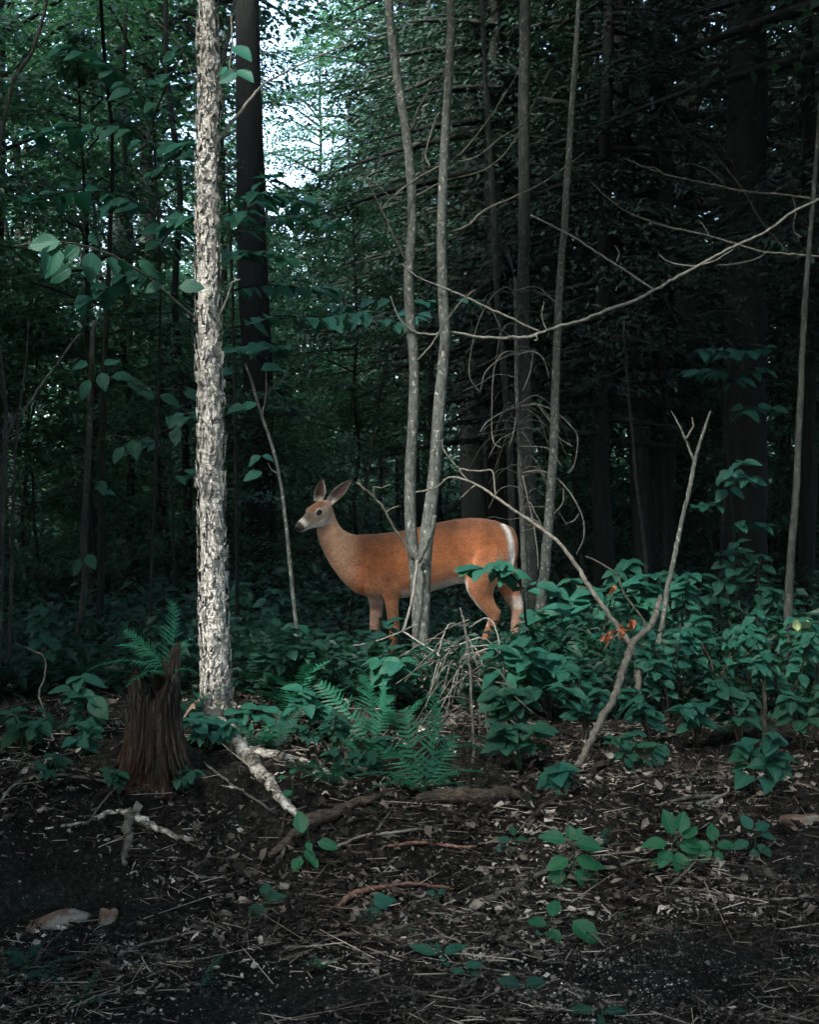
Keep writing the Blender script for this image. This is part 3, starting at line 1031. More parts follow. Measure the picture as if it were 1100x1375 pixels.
def over_tree(x, y, h, r, z0, label, trunk_r=0.16, seed=1, nb=46, per=170,  name='maple_tree', mat='crown', build_trunk=True, root=None, size=0.13):
    """an unseen crown overhead that blocks sky light, with gaps cut for the sun"""
    rr = np.random.default_rng(seed)
    b = np.array([x, y, float(gz(x, y))])
    data = crown_leaves(rr, int(nb * 1.35), per, r, z0, h, size, 0.10, 0.15, 'round', 0.62)
    kp = keep_shafts(data[0] + b)
    w = data[0] + b
    # keep what the lens looks past free of low leaves
    px, py = proj(w)
    kp &= ~((w[:, 1] > 0.3) & (w[:, 1] < 11.5) & (px > -60) & (px < 1160) & (py > -40))
    if root is None:
        root = thing(name, label, 'tree', b)
        if build_trunk:
            link('trunk', trunk_mesh('trunk', 'bark_dim', h, trunk_r, seed, 0.3), root)
            link('bough', bough_mesh('bough', 'bark_dim', data[5], trunk_r), root)
    link('crown', crown_mesh('crown', mat, data, kp), root)
    return root


over_tree(-4.6, 3.6, 12, 4.2, 5.2, 'unseen maple added beside the path to shade the fern bank', 0.17, 21, 115, 260)  # from here on: unseen trees added to block sun and sky light
over_tree(-4.2, -2.2, 13, 4.4, 5.0, 'unseen maple added across the path to shade the near ground', 0.2, 22, 70, 240)
over_tree(0.8, -4.5, 13, 4.4, 5.5, 'unseen wide maple added behind the path to block sky light', 0.2, 23, 70, 240)
over_tree(5.2, 3.8, 12, 4.2, 4.5, 'unseen maple added beside the leaf thicket to block sky light', 0.17, 24, 70, 240)
over_tree(-8.0, -4.5, 14, 4.4, 4.0, 'unseen maple added farther along across the path to block light', 0.2, 25, 60, 220)
over_tree(-4.6, 6.6, 8, 2.6, 0.8, 'unseen bushy maple added left of the view to shade the bank', 0.06, 31, 80, 260)  # added to cut off sky light coming from the left
over_tree(-2.4, -0.8, 12, 4.4, 5.2, 'unseen maple added close behind the camera to shade the foreground', 0.17, 30, 100, 260)  # crown added over the camera to darken the near ground
over_tree(4.6, 9.0, 11, 4.2, 4.6, 'unseen maple added outside the right thicket to darken the background', 0.17, 26, 70, 240)  # flanking crowns added to keep light out of the background
over_tree(-4.4, 9.2, 11, 4.2, 4.6, 'unseen maple added beyond the crooked sapling to darken the background', 0.17, 27, 70, 240)
over_tree(5.5, -2.5, 12, 4.2, 4.6, 'unseen maple added across the path at right to block sky light', 0.17, 28, 60, 220)
over_tree(-3.0, 3.2, 4.2, 1.7, 0.7, 'unseen tall leafy bush added left of the view to shade the ground', 0.04, 29, 50, 200, 'shrub')  # added to darken the lower left ground


# ------------------------------------------------------------------ named trees of the photograph
def px_tree(name, label, D, pts, mat, n=10, rough=0.06, top=None, sub=6, seed=1, root=None, part='trunk', foot=True, D1=None, knob=0.0, cat='tree', group=None):
    """a stem through photo pixels at depth D, standing on the ground and running on above the frame"""
    p, r = pxpath(pts, D, D1)
    if foot:
        b = p[-1].copy()
        b[2] = float(gz(b[0], b[1]))
        p = np.vstack([p, b - [0, 0, 0.05]]) if p[-1][2] > b[2] + 0.02 else np.vstack([p[:-1], b - [0, 0, 0.05]])
        r = np.append(r, r[-1] * 1.35) if len(r) < len(p) else r
    else:
        b = p[-1].copy()
    if top:
        dirn = unit(p[0] - p[1])
        e = p[0] + dirn * (top - p[0][2]) / max(0.3, dirn[2])
        p = np.vstack([e, p[0] + (e - p[0]) * 0.5, p])
        r = np.concatenate([[r[0] * 0.25, r[0] * 0.7], r])
    if root is None:
        root = thing(name, label, cat, b, group)
    o = np.array(root.location)
    a = Acc()
    path = a.tube(p, r, n, sub, rough, seed, knob)
    link(part, a.mesh(part, M[mat], o), root)
    return root, o, path


def px_part(root, o, part, pts, D, mat, D1=None, n=6, sub=5, rough=0.05, knob=0.25):
    p, r = pxpath(pts, D, D1)
    a = Acc()
    path = a.tube(p, r, n, sub, rough, rnd.randrange(9999), knob)
    link(part, a.mesh(part, M[mat], o), root)
    return path


# the birch
BD = 7.75
birch, bo, bpath = px_tree('birch_tree', 'pale birch trunk with peeling papery bark beside the rotten stump', BD,
                           [(277, -30, 25.6), (279, 60, 25.6), (281, 120, 26.6), (278, 200, 29.4), (278, 300, 30.4), (279, 400, 29.4), (280, 500, 31.3), (283, 560, 34.2), (283, 640, 34.2), (285, 740, 35.1), (287, 830, 37.0), (290, 910, 38.9), (292, 960, 41.8)],
                           'birch', 26, 0.028, 9.0, 14, 4)


def birch_bark():
    """torn curls of bark standing off the trunk"""
    rr = np.random.default_rng(31)
    vis = bpath[(bpath[:, 2] > 0.1) & (bpath[:, 2] < 4.4)]
    protos = []
    for s in range(6):
        q = np.random.default_rng(s)
        nu, nv = 5, 4
        V = []
        for i in range(nv):
            for j in range(nu):
                u, v = j / (nu - 1) - .5, i / (nv - 1) - .5
                wv = (1 - 0.5 * abs(v) * (s % 2)) * (1 + 0.25 * q.normal())
                V.append((u * wv, 0.25 * u * u * (1 + s * .4) + 0.22 * max(0, u * (1 if s % 2 else -1)) * 2 + 0.03 * q.normal(), v * (1 + 0.15 * q.normal())))
        F = [(i * nu + j, i * nu + j + 1, (i + 1) * nu + j + 1, (i + 1) * nu + j) for i in range(nv - 1) for j in range(nu - 1)]
        protos.append(mesh('bark_curl', np.array(V), np.array(F), M['birch'], True))
    a = Acc()
    for i in range(1500):
        c = vis[rr.integers(len(vis))] + [0, 0, rr.uniform(-.03, .03)]
        th = rr.uniform(0, 2 * np.pi)
        # radius of the trunk here
        rad = (0.052 + 0.034 * np.clip((4.6 - c[2]) / 4.4, 0, 1)) * 1.02
        out = np.array([math.cos(th), math.sin(th), 0])
        tan = np.array([-math.sin(th), math.cos(th), 0])
        if i < 70:
            w, h, tilt = rr.uniform(0.012, 0.030), rr.uniform(0.02, 0.065), rr.uniform(0.1, 0.5)
            ob = link('bark_curl', protos[i % 6], birch)
            z = unit(np.array([0, 0, 1.0]) + tan * rr.normal(0, .25))
            y = unit(out + tan * rr.choice([-1, 1]) * tilt)
            x = unit(np.cross(y, z))
            p = c + out * (rad + 0.002) - bo
            ob.matrix_local = Matrix(((x[0] * w, y[0] * w, z[0] * h, p[0]), (x[1] * w, y[1] * w, z[1] * h, p[1]), (x[2] * w, y[2] * w, z[2] * h, p[2]), (0, 0, 0, 1)))
        else:
            w, h = rr.uniform(0.005, 0.016), rr.uniform(0.008, 0.045)
            lift = rr.uniform(0.001, 0.008)
            p = c + out * rad * 0.99
            z = unit(np.array([0, 0, 1.0]) + tan * rr.normal(0, .3))
            sgn = rr.choice([-1, 1])
            V = [p - tan * w - z * h, p + tan * w * .2 - z * h + out * .002, p + tan * sgn * w + z * h * rr.uniform(.5, 1) + out * lift, p - tan * sgn * w * rr.uniform(.5, 1) + z * h + out * lift * .5]
            a.add(V, [(0, 1, 2, 3)])
    tag(link('bark_scraps', a.mesh('bark_scraps', M['birch'], bo), birch), kind='stuff')


birch_bark()


def ground_part(root, o, part, pts, mat, n, sub, rough):
    p, r = [], []
    for k, (x, y, w) in enumerate(pts):
        g = G(x, y + w * 0.4)
        rr_ = w * g[1] / FPX / 2
        p.append(g + [0, 0, rr_ * 0.55 + (-0.02 if k == 0 else 0)])
        r.append(rr_)
    a = Acc()
    a.tube(p, r, n, sub, rough, 5, 0.12)
    link(part, a.mesh(part, M[mat], o), root)


# two pale roots running down the bank
for pts, D0, D1 in ((((294, 966, 26), (312, 992, 24), (336, 1022, 20), (360, 1052, 17), (382, 1080, 14), (402, 1098, 8), (424, 1108, 4)), 7.72, 6.7),
                    (((314, 992, 20), (338, 1008, 14), (370, 1014, 12), (405, 1024, 10), (436, 1040, 6), (458, 1048, 3)), 7.7, 7.0)):
    ground_part(birch, bo, 'root', pts, 'root', 12, 8, 0.12)
px_part(birch, bo, 'root', ((268, 950, 30), (256, 985, 20), (262, 1020, 10)), 7.75, 'bark_dim', 7.5, 9, 5, 0.1)
px_part(birch, bo, 'root', ((288, 955, 40), (286, 1000, 30), (280, 1050, 18), (276, 1090, 8)), 7.72, 'bark_dim', 6.9, 9, 5, 0.1)
# its bare branches
px_part(birch, bo, 'branch', ((292, 190, 7), (310, 165, 6), (340, 128, 5), (356, 112, 4), (400, 88, 3), (476, 55, 2)), BD, 'twig_pale', BD + .5)
px_part(birch, bo, 'branch', ((294, 110, 8), (300, 80, 8), (309, 40, 7), (316, -10, 6)), BD, 'bark_grey', BD + .3)
px_part(birch, bo, 'branch', ((270, 110, 5), (258, 100, 4), (240, 60, 3), (200, 20, 3)), BD, 'twig_dark', BD + .4)
px_part(birch, bo, 'branch', ((292, 430, 6), (303, 405, 4), (312, 380, 3), (322, 375, 2)), BD, 'twig_grey', BD - .1)
leafb = px_part(birch, bo, 'branch', ((266, 430, 5), (235, 404, 4), (195, 370, 4), (150, 343, 3), (105, 328, 3), (60, 324, 2), (20, 330, 1.5)), BD, 'twig_grey', 6.6)
for (px, py, D, hd, pt, sz) in ((80, 325, 6.7, 190, -8, .15), (72, 328, 6.7, 250, -70, .17), (105, 330, 6.8, 200, -45, .11), (122, 338, 6.9, 290, -68, .15), (118, 322, 6.9, 60, 10, .1),
                                (95, 360, 7.0, 200, -30, .12), (110, 364, 7.0, 330, -30, .1), (240, 385, 7.4, 350, 5, .13), (200, 362, 7.3, 60, -20, .1), (185, 350, 7.2, 10, -30, .13), (150, 345, 7.1, 300, -55, .12),
                                (215, 380, 7.3, 210, -30, .09), (170, 352, 7.0, 110, 0, .13)):
    put_leaf(birch, bo, 'ovate', 'leaf_deep', P(px, py, D), leaf_dir(R(hd), R(pt)), np.array([0.55, -0.75, 0.45]), sz)
over_tree(bo[0] - 0.1, bo[1], 11.5, 3.6, 5.0, None, seed=41, nb=60, per=240, root=birch, build_trunk=False)

# big dark trunk behind the birch
big, go, _ = px_tree('hemlock_tree', 'massive dark trunk rising straight just right of the birch', 14.5,
                     [(331, -40, 36), (333, 100, 37), (336, 250, 40), (341, 400, 45), (346, 520, 45), (349, 640, 46), (352, 760, 48), (354, 810, 56)], 'bark_dark', 16, 0.05, 12, 6, 5)

# the twin trunked grey maple in front of the deer
TD = 9.25
twin, to, lpath = px_tree('maple_tree', 'grey maple forking into twin slender trunks in front of the deer', TD,
                          [(521, -25, 12.0), (524, 30, 12.0), (533, 100, 12.9), (543, 160, 13.8), (549, 210, 12.9), (553, 260, 12.9), (553, 310, 13.8), (549, 370, 14.7), (551, 430, 14.7), (556, 490, 14.7), (555, 560, 15.6), (551, 640, 16.6), (552, 710, 17.5), (559, 780, 19.3), (563, 850, 21.2), (565, 905, 24.8)],
                          'bark_grey', 14, 0.035, 8.5, 8, 6)
px_tree(None, None, TD - 0.04, [(604, -25, 12.0), (606, 30, 12.0), (603, 100, 12.9), (598, 180, 12.9), (595, 250, 13.8), (593, 320, 13.8), (595, 400, 15.6), (598, 450, 15.6), (594, 500, 16.6), (589, 560, 17.5), (584, 630, 18.4), (577, 690, 20.2), (571, 740, 21.2), (569, 790, 20.2), (567, 850, 21.2), (566, 905, 23.9)],
        'bark_grey', 14, 0.035, 8.5, 8, 7, root=twin)
for pts, D0, D1, m in (
        (((553, 176, 6), (560, 150, 5), (578, 122, 5), (592, 108, 4), (600, 92, 4)), TD, TD + .3, 'bark_dim'),
        (((609, 76, 6), (630, 55, 5), (650, 30, 4), (690, -10, 4)), TD, TD + .4, 'bark_dim'),
        (((511, 282, 4), (530, 262, 4), (560, 240, 4), (592, 222, 3), (625, 200, 3), (670, 140, 3), (694, 100, 2)), TD - .2, TD + .2, 'twig_grey'),
        (((592, 222, 3), (640, 210, 3), (680, 180, 3), (735, 150, 2)), TD, TD + .3, 'twig_grey'),
        (((560, 262, 4), (600, 242, 3), (650, 228, 3), (690, 190, 3), (740, 92, 2)), TD, TD + .3, 'twig_grey'),
        (((598, 312, 5), (625, 305, 4), (655, 280, 4), (700, 260, 3), (730, 245, 3), (785, 205, 2)), TD, TD + .5, 'twig_grey'),
        (((578, 225, 3), (572, 205, 3), (585, 160, 3), (592, 150, 2)), TD, TD, 'twig_grey'),
        (((512, 282, 3), (492, 240, 3), (482, 215, 3), (482, 200, 2)), TD - .2, TD - .4, 'twig_grey'),
        (((545, 350, 4), (530, 320, 4), (512, 282, 3), (495, 245, 2)), TD - .1, TD - .3, 'twig_grey'),
        (((543, 270, 2.5), (525, 265, 2.5), (510, 252, 2.5), (492, 240, 2)), TD - .1, TD - .3, 'twig_grey'),
        (((560, 485, 3), (580, 462, 3), (600, 430, 2.5), (625, 400, 2.5), (640, 388, 2)), TD - .1, TD - .2, 'twig_grey'),
        (((562, 755, 7), (572, 735, 7), (580, 712, 8), (584, 692, 7)), TD - .12, TD - .22, 'bark_grey'),
        (((555, 752, 5), (543, 728, 5), (527, 706, 4), (515, 682, 4), (498, 664, 4), (479, 648, 4)), TD - .1, TD - .3, 'twig_grey'),
        (((518, 688, 2.5), (528, 682, 2.5), (536, 679, 2)), TD - .2, TD - .2, 'twig_grey'),
        (((504, 670, 2.5), (502, 655, 2.5), (512, 655, 2), (524, 650, 1.5)), TD - .25, TD - .3, 'twig_grey'),
        (((561, 752, 6), (558, 775, 5), (552, 812, 5), (541, 848, 5)), TD - .16, TD - .2, 'twig_pale')):
    px_part(twin, to, 'branch', pts, D0, m, D1, 6)
over_tree(to[0], to[1], 11, 3.4, 5.2, None, seed=43, nb=56, per=240, root=twin, build_trunk=False)

# stems to the right of it
poles = [
    ('slim trunk with sun flecked bark standing behind the drooping dead twigs', 12.0, [(706, -20, 16), (705, 60, 17), (704, 180, 17), (704, 300, 17), (703, 420, 17), (706, 520, 18), (710, 620, 18), (713, 720, 19), (714, 800, 21)], 'bark_dim', 10),
    ('thin pale pole with arching dead twigs behind the deer rump', 11.6, [(692, 372, 5), (693, 440, 6), (694, 510, 7), (697, 590, 8), (701, 680, 9), (704, 760, 9), (705, 830, 10)], 'bark_grey', 0),
    ('pale sapling leaning left at the end of the deer rump', 11.4, [(774, 60, 8), (767, 170, 9), (759, 290, 10), (751, 400, 11), (747, 500, 12), (744, 600, 13), (738, 690, 14), (731, 770, 16), (726, 830, 17)], 'bark_grey', 9),
    ('dim grey stem crossed by bare boughs between twin trunks and poles', 12.6, [(646, -20, 8), (652, 100, 8), (659, 220, 9), (665, 330, 9), (668, 410, 9), (677, 500, 10), (684, 600, 10), (688, 700, 11), (691, 800, 12)], 'bark_dim', 9),
    ('dark narrow stem right of the leaning pale sapling', 15.5, [(804, 300, 10), (805, 430, 11), (806, 560, 11), (808, 700, 12), (809, 790, 13)], 'bark_dark', 9),
    ('thick dark trunk tapering upward behind the leaf thicket', 14.0, [(838, 200, 24), (844, 380, 26), (849, 480, 28), (856, 580, 29), (862, 680, 30), (866, 800, 34)], 'bark_dark', 12),
    ('pale crooked sapling hugging the thick dark trunk', 12.8, [(838, 430, 4), (842, 500, 5), (849, 580, 5), (855, 650, 6), (862, 700, 6), (867, 745, 7), (870, 810, 8)], 'bark_dim', 0),
    ('straight dark trunk between thick trunk and broken leaning snag', 14.2, [(889, 60, 13), (891, 220, 14), (892, 400, 15), (893, 560, 15), (895, 700, 16), (896, 800, 18)], 'bark_dark', 12),
    ('very wide black trunk in the gloom behind the right thicket', 13.2, [(1004, 40, 58), (1003, 300, 62), (1001, 500, 64), (1000, 680, 68), (998, 830, 80)], 'bark_dark', 13),
    ('grey young trunk curving up near the right edge of the wood', 9.6, [(1090, 300, 8), (1082, 400, 9), (1078, 480, 9), (1074, 570, 10), (1070, 660, 11), (1062, 760, 12), (1059, 840, 14)], 'bark_dim', 9),
    ('black trunk at the very edge behind the curving grey one', 13.4, [(1086, 100, 20), (1087, 350, 22), (1086, 560, 23), (1084, 780, 26)], 'bark_dark', 12),
    ('crooked pale sapling standing in the gloom left of the birch', 9.6, [(126, 430, 8), (122, 505, 9), (120, 580, 9), (116, 650, 10), (112, 720, 11), (113, 790, 10), (103, 860, 9), (97, 910, 9)], 'bark_dim', 0),
    ('thin crooked stem hanging dark against the bright leaves top left', 9.9, [(133, -30, 6), (137, 40, 6), (143, 110, 7), (150, 180, 6), (148, 300, 7), (143, 420, 8), (138, 560, 9), (136, 700, 10), (134, 850, 11)], 'bark_dark', 8),
    ('grey sapling on the far left edge with a forked side branch', 8.4, [(-10, 400, 7), (2, 500, 8), (7, 560, 8), (5, 620, 9), (2, 700, 10), (0, 780, 10), (-4, 900, 12)], 'bark_dim', 7),
    ('thin wavy stem inside the left edge behind forked sapling', 8.9, [(38, 430, 3), (33, 500, 4), (24, 560, 5), (18, 640, 5), (16, 720, 6), (14, 800, 6), (12, 880, 7)], 'bark_dim', 0),
    ('dark bent sapling arching across the top left corner', 7.2, [(66, -20, 6), (58, 20, 6), (42, 70, 6), (18, 108, 7), (8, 150, 7), (-2, 200, 8), (-30, 420, 9), (-40, 700, 11)], 'bark_dim', 6.0),
    ('slender pale sapling with few leaves standing left of the deer', 8.75, [(329, 488, 3.5), (340, 520, 4.5), (350, 555, 5), (364, 595, 6), (376, 645, 6), (384, 705, 7), (390, 765, 7), (396, 825, 7), (403, 890, 8)], 'bark_grey', 0),
]
PT = {}
for i, (lab, D, pts, m, top) in enumerate(poles):
    PT[lab.split()[0] + ' ' + lab.split()[1] + ' ' + lab.split()[2]] = px_tree('tree' if pts[-1][2] > 9 else 'sapling', lab, D, pts, m, 10 if pts[-1][2] > 12 else 7, 0.05, top or None, 5, 50 + i, knob=0.06)

# drooping dead twigs of the thin pole
r_, o_, _ = PT['thin pale pole']
for pts in (((694, 474, 2.5), (680, 472, 2.5), (665, 490, 2.2), (661, 540, 2), (662, 590, 2), (674, 602, 1.5)), ((694, 474, 2.5), (672, 482, 2), (652, 500, 2), (645, 526, 1.5)),
            ((695, 476, 2.5), (715, 472, 2.5), (730, 482, 2), (738, 508, 1.5)), ((700, 545, 2.5), (722, 543, 2.5), (745, 552, 2), (765, 570, 2), (776, 588, 2), (772, 622, 2), (765, 634, 1.5)),
            ((700, 545, 2.5), (678, 552, 2), (655, 566, 2), (645, 580, 1.5)), ((702, 635, 3), (725, 632, 3), (748, 642, 2.5), (770, 668, 2.5), (783, 696, 2), (784, 722, 2), (774, 745, 1.5)),
            ((702, 638, 2.5), (708, 665, 2.5), (716, 700, 2), (722, 740, 2), (723, 765, 1.5)), ((716, 474, 2), (712, 500, 2), (702, 525, 1.5)), ((745, 552, 1.8), (748, 572, 1.8), (752, 580, 1.3)),
            ((722, 543, 1.8), (738, 565, 1.8), (748, 585, 1.5), (770, 600, 1.3)), ((757, 655, 1.8), (756, 675, 1.8), (744, 690, 1.3)), ((693, 560, 2.2), (690, 580, 2), (684, 600, 1.5)), ((692, 395, 2), (680, 385, 2), (660, 400, 2), (640, 440, 1.8), (630, 500, 1.8), (645, 528, 1.4)),
            ((652, 400, 1.6), (668, 430, 1.6), (672, 440, 1.2)), ((692, 390, 2), (720, 385, 2), (740, 400, 1.8), (756, 414, 1.4)), ((778, 690, 1.8), (770, 700, 1.6), (760, 702, 1.2))):
    px_part(r_, o_, 'twig', [(x, y, w * 0.95) for (x, y, w) in pts], 11.5, 'twig_pale', 11.3, 5, 5, 0, 0.1)
for k in range(46):
    y0 = rnd.uniform(385, 720)
    sg = rnd.choice((-1, 1))
    x0 = float(np.interp(y0, [372, 510, 590, 680, 760], [692, 694, 697, 701, 704]))
    ln_ = rnd.uniform(18, 75)
    up_ = rnd.uniform(-22, 6)
    dn_ = rnd.uniform(5, 60)
    q_ = ((x0, y0, 1.5), (x0 + sg * ln_ * .35, y0 + up_ + rnd.uniform(-4, 4), 1.4), (x0 + sg * ln_ * .72, y0 + up_ * .5 + dn_ * .3 + rnd.uniform(-6, 6), 1.2), (x0 + sg * ln_, y0 + dn_, 0.9))
    px_part(r_, o_, 'twig', q_, 11.55, rnd.choice(('twig_grey', 'twig_grey', 'twig_pale')), 11.55 + rnd.uniform(-.5, .4), 4, 4, 0, 0.5)
# forks and leaves of the left saplings
r_, o_, _ = PT['grey sapling on']
px_part(r_, o_, 'branch', ((4, 600, 5), (20, 560, 5), (30, 555, 5), (50, 525, 5), (75, 490, 4), (106, 448, 3)), 8.4, 'bark_grey', 8.2)
px_part(r_, o_, 'branch', ((6, 588, 3), (18, 583, 3), (32, 572, 2)), 8.4, 'twig_grey', 8.3)
r_, o_, _ = PT['slender pale sapling']
px_part(r_, o_, 'branch', ((351, 562, 3), (357, 530, 3), (357, 500, 2), (356, 490, 1.5)), 8.75, 'twig_grey', 8.8)
px_part(r_, o_, 'branch', ((357, 530, 2), (366, 521, 2), (376, 508, 1.5)), 8.78, 'twig_grey', 8.8)
px_part(r_, o_, 'branch', ((372, 636, 2.5), (364, 630, 2.5), (360, 622, 2)), 8.75, 'twig_pale', 8.7)
for (px, py, hd, pt, sz) in ((350, 612, 190, -35, .10), (352, 612, 0, -20, .08), (352, 634, 200, -20, .13), (345, 543, 180, -5, .13), (330, 547, 190, -10, .13), (315, 500, 160, 0, .15), (350, 497, 20, 10, .15)):
    put_leaf(r_, o_, 'ovate', 'leaf_mid', P(px, py, 8.7), leaf_dir(R(hd), R(pt)), np.array([0, -0.6, 0.8]), sz)
r_, o_, _ = PT['crooked pale sapling']
for (px, py, hd, pt, sz) in ((120, 510, 200, -60, .15), (135, 500, 300, -50, .14), (140, 490, 45, 20, .13), (118, 490, 170, 5, .13), (150, 505, 0, -5, .16), (170, 510, 340, -20, .16), (185, 520, 330, -30, .15),
                             (135, 645, 300, -60, .11), (140, 660, 340, -10, .08), (116, 745, 320, -40, .12), (108, 750, 220, -60, .12), (178, 590, 300, -60, .15), (165, 600, 220, -50, .13), (235, 575, 280, -40, .14), (215, 530, 350, -20, .15), (245, 525, 0, -15, .14)):
    put_leaf(r_, o_, 'ovate', 'leaf_deep' if px > 160 else 'leaf_mid', P(px, py, 9.5), leaf_dir(R(hd), R(pt)), np.array([0, -0.7, 0.7]), sz)
px_part(r_, o_, 'branch', ((121, 520, 4), (150, 508, 3), (190, 518, 3), (250, 525, 2)), 9.6, 'twig_dark', 9.4)
px_part(r_, o_, 'branch', ((121, 525, 3), (128, 495, 3), (118, 475, 2), (112, 468, 1.5)), 9.6, 'green_stem', 9.5)
px_part(r_, o_, 'branch', ((118, 600, 3), (150, 585, 2.5), (180, 588, 2), (240, 572, 1.5)), 9.6, 'twig_dark', 9.4)

# leaning dead snags and broken branches on the right
snag, so, _ = px_tree('dead_sapling', 'dead forked sapling leaning right above the leaf thicket', 8.9, [(955, 552, 3.3), (945, 580, 4.9), (932, 625, 6.6), (928, 650, 7.4), (916, 700, 7.4), (908, 740, 8.2), (899, 780, 8.2), (893, 820, 8.2), (884, 870, 9.0), (878, 920, 9.0), (872, 960, 9.8)], 'bark_grey', 8, 0.06, None, 5, 81, cat='dead tree', knob=0.1)
px_part(snag, so, 'branch', ((933, 622, 5), (920, 588, 4), (908, 562, 3), (902, 552, 2)), 8.9, 'bark_grey', 8.95)
px_part(snag, so, 'branch', ((921, 590, 3.5), (931, 574, 3), (930, 560, 2)), 8.9, 'twig_grey', 8.9)


def dead_wood(name, label, pts, D0, D1, mat, n=8, rough=0.08, knob=0.2, sub=6, parts=(), cat='branch', group=None, ground=False):
    if ground:
        p3, rr = [], []
        for (x, y, w) in pts:
            g = G(x, y)
            r = w * (0.85 if w < 14 else 0.8) * g[1] / FPX / 2
            p3.append(g + [0, 0, r * 0.7 + 0.01])
            rr.append(r)
        p3, rr = np.array(p3), np.array(rr)
    else:
        p3, rr = pxpath(pts, D0, D1)
    b = p3[len(p3) // 2 if ground else -1].copy()
    if parts:
        root = thing(name, label, cat, b, group)
        a = Acc()
        a.tube(p3, rr, n, sub, rough, rnd.randrange(999), knob)
        link('stem', a.mesh('stem', M[mat], b), root)
        for (pp, d0, d1) in parts:
            px_part(root, b, 'twig', pp, d0, mat, d1)
    else:
        a = Acc()
        a.tube(p3, rr, n, sub, rough, rnd.randrange(999), knob)
        root = tag(link(name, a.mesh(name, M[mat], b), None, tuple(b)), label, cat, group)
    return root, b


dead_wood('dead_branch', 'grey broken branch leaning right with pale snapped tip among the leaves', [(887, 800, 7), (884, 815, 9), (878, 835, 10), (868, 846, 10), (852, 863, 10), (845, 876, 11), (835, 905, 11), (828, 928, 11), (812, 958, 11), (797, 990, 11), (782, 1018, 11), (768, 1045, 10), (740, 1075, 9), (706, 1104, 7)], 7.7, 6.6, 'twig_grey',
          parts=((((868, 846, 4), (862, 828, 3), (840, 800, 3), (828, 772, 3), (805, 755, 3), (786, 747, 2.5)), 7.65, 7.7), (((838, 890, 3), (850, 878, 3), (853, 870, 2)), 7.55, 7.6)))
dead_wood('dead_branch', 'long thin dead branch sloping from the twin trunks down into thicket', [(558, 661, 3), (585, 655, 3), (603, 641, 3.5), (622, 644, 4), (645, 653, 4), (668, 669, 5), (700, 691, 5), (730, 712, 6), (750, 728, 6), (768, 750, 7), (785, 776, 8), (800, 800, 8), (820, 828, 8), (840, 855, 9), (855, 885, 9), (858, 930, 10), (856, 975, 10)], 9.0, 8.2, 'twig_grey',
          parts=((((630, 647, 2.5), (617, 630, 3), (632, 632, 3), (650, 632, 3), (662, 634, 3), (666, 668, 2.5)), 8.9, 8.85), (((617, 630, 2.5), (606, 618, 2), (596, 604, 2), (594, 590, 1.5)), 8.9, 8.9), (((640, 650, 2), (628, 660, 2), (620, 668, 1.5)), 8.9, 8.9),
                 (((796, 793, 3), (780, 788, 3), (776, 790, 2)), 8.5, 8.45), (((700, 691, 2), (720, 700, 2), (735, 715, 1.5)), 8.8, 8.8)))
dead_wood('dead_branch', 'long bare bough sweeping across from twin trunks up to the right edge', [(524, 398, 2), (535, 425, 3), (552, 443, 3.5), (580, 449, 4), (610, 446, 4.5), (650, 453, 5), (690, 453, 5), (715, 451, 5), (745, 440, 5), (775, 432, 5), (815, 417, 5.5), (850, 405, 5.5), (872, 393, 5), (905, 375, 5), (940, 355, 4.5), (985, 332, 4), (1030, 310, 4), (1065, 285, 4), (1110, 262, 4)], 9.15, 9.6, 'twig_pale', 7, 0.08, 0.3,
          parts=((((726, 445, 3), (705, 437, 3.5), (680, 424, 4), (650, 411, 4), (620, 396, 3.5), (590, 384, 3), (560, 371, 2.5), (540, 355, 2)), 9.2, 9.1), (((880, 390, 3), (858, 375, 3.5), (835, 360, 3.5), (800, 338, 3.5), (770, 318, 3.5), (740, 302, 3), (713, 289, 2.5)), 9.4, 9.3),
                 (((985, 335, 2.5), (960, 350, 2.5), (930, 357, 3), (900, 352, 3), (884, 341, 2)), 9.5, 9.5), (((720, 450, 2.5), (722, 456, 2.5), (718, 457, 2)), 9.2, 9.2), (((735, 445, 2), (728, 425, 1.5), (731, 405, 1.5)), 9.25, 9.25), (((828, 352, 2), (832, 340, 1.8), (826, 330, 1.4)), 9.3, 9.3)))
dead_wood('dead_branch', 'thin dead branch drooping toward the right edge below mossy twigs', [(790, 240, 2), (808, 258, 3), (832, 278, 3), (862, 293, 3.5), (900, 305, 3.5), (950, 316, 3.5), (990, 328, 3.5), (1025, 338, 3.5), (1060, 341, 4), (1110, 346, 4)], 9.6, 9.9, 'twig_grey', 6, 0.05, 0.25,
          parts=((((953, 316, 2), (946, 304, 2), (940, 296, 1.5)), 9.7, 9.7), (((1032, 338, 2.5), (1015, 348, 2.5), (990, 354, 2.5), (965, 356, 2)), 9.8, 9.8)))
dead_wood('dead_branch', 'uppermost thin dead branch with lichened forks at the right edge', [(838, 212, 2), (860, 222, 3), (890, 233, 3), (920, 240, 3), (950, 246, 3), (985, 254, 3.5), (1020, 259, 3.5), (1060, 262, 3.5), (1110, 270, 4)], 9.9, 10.1, 'twig_grey', 6, 0.05, 0.3,
          parts=((((890, 231, 2), (878, 225, 2), (860, 223, 2), (850, 215, 1.5)), 9.9, 9.9), (((1065, 262, 2), (1069, 285, 2), (1066, 310, 2), (1078, 318, 1.5)), 10, 10), (((975, 250, 1.8), (955, 230, 1.8), (930, 220, 1.5), (912, 222, 1.2)), 10, 10)))
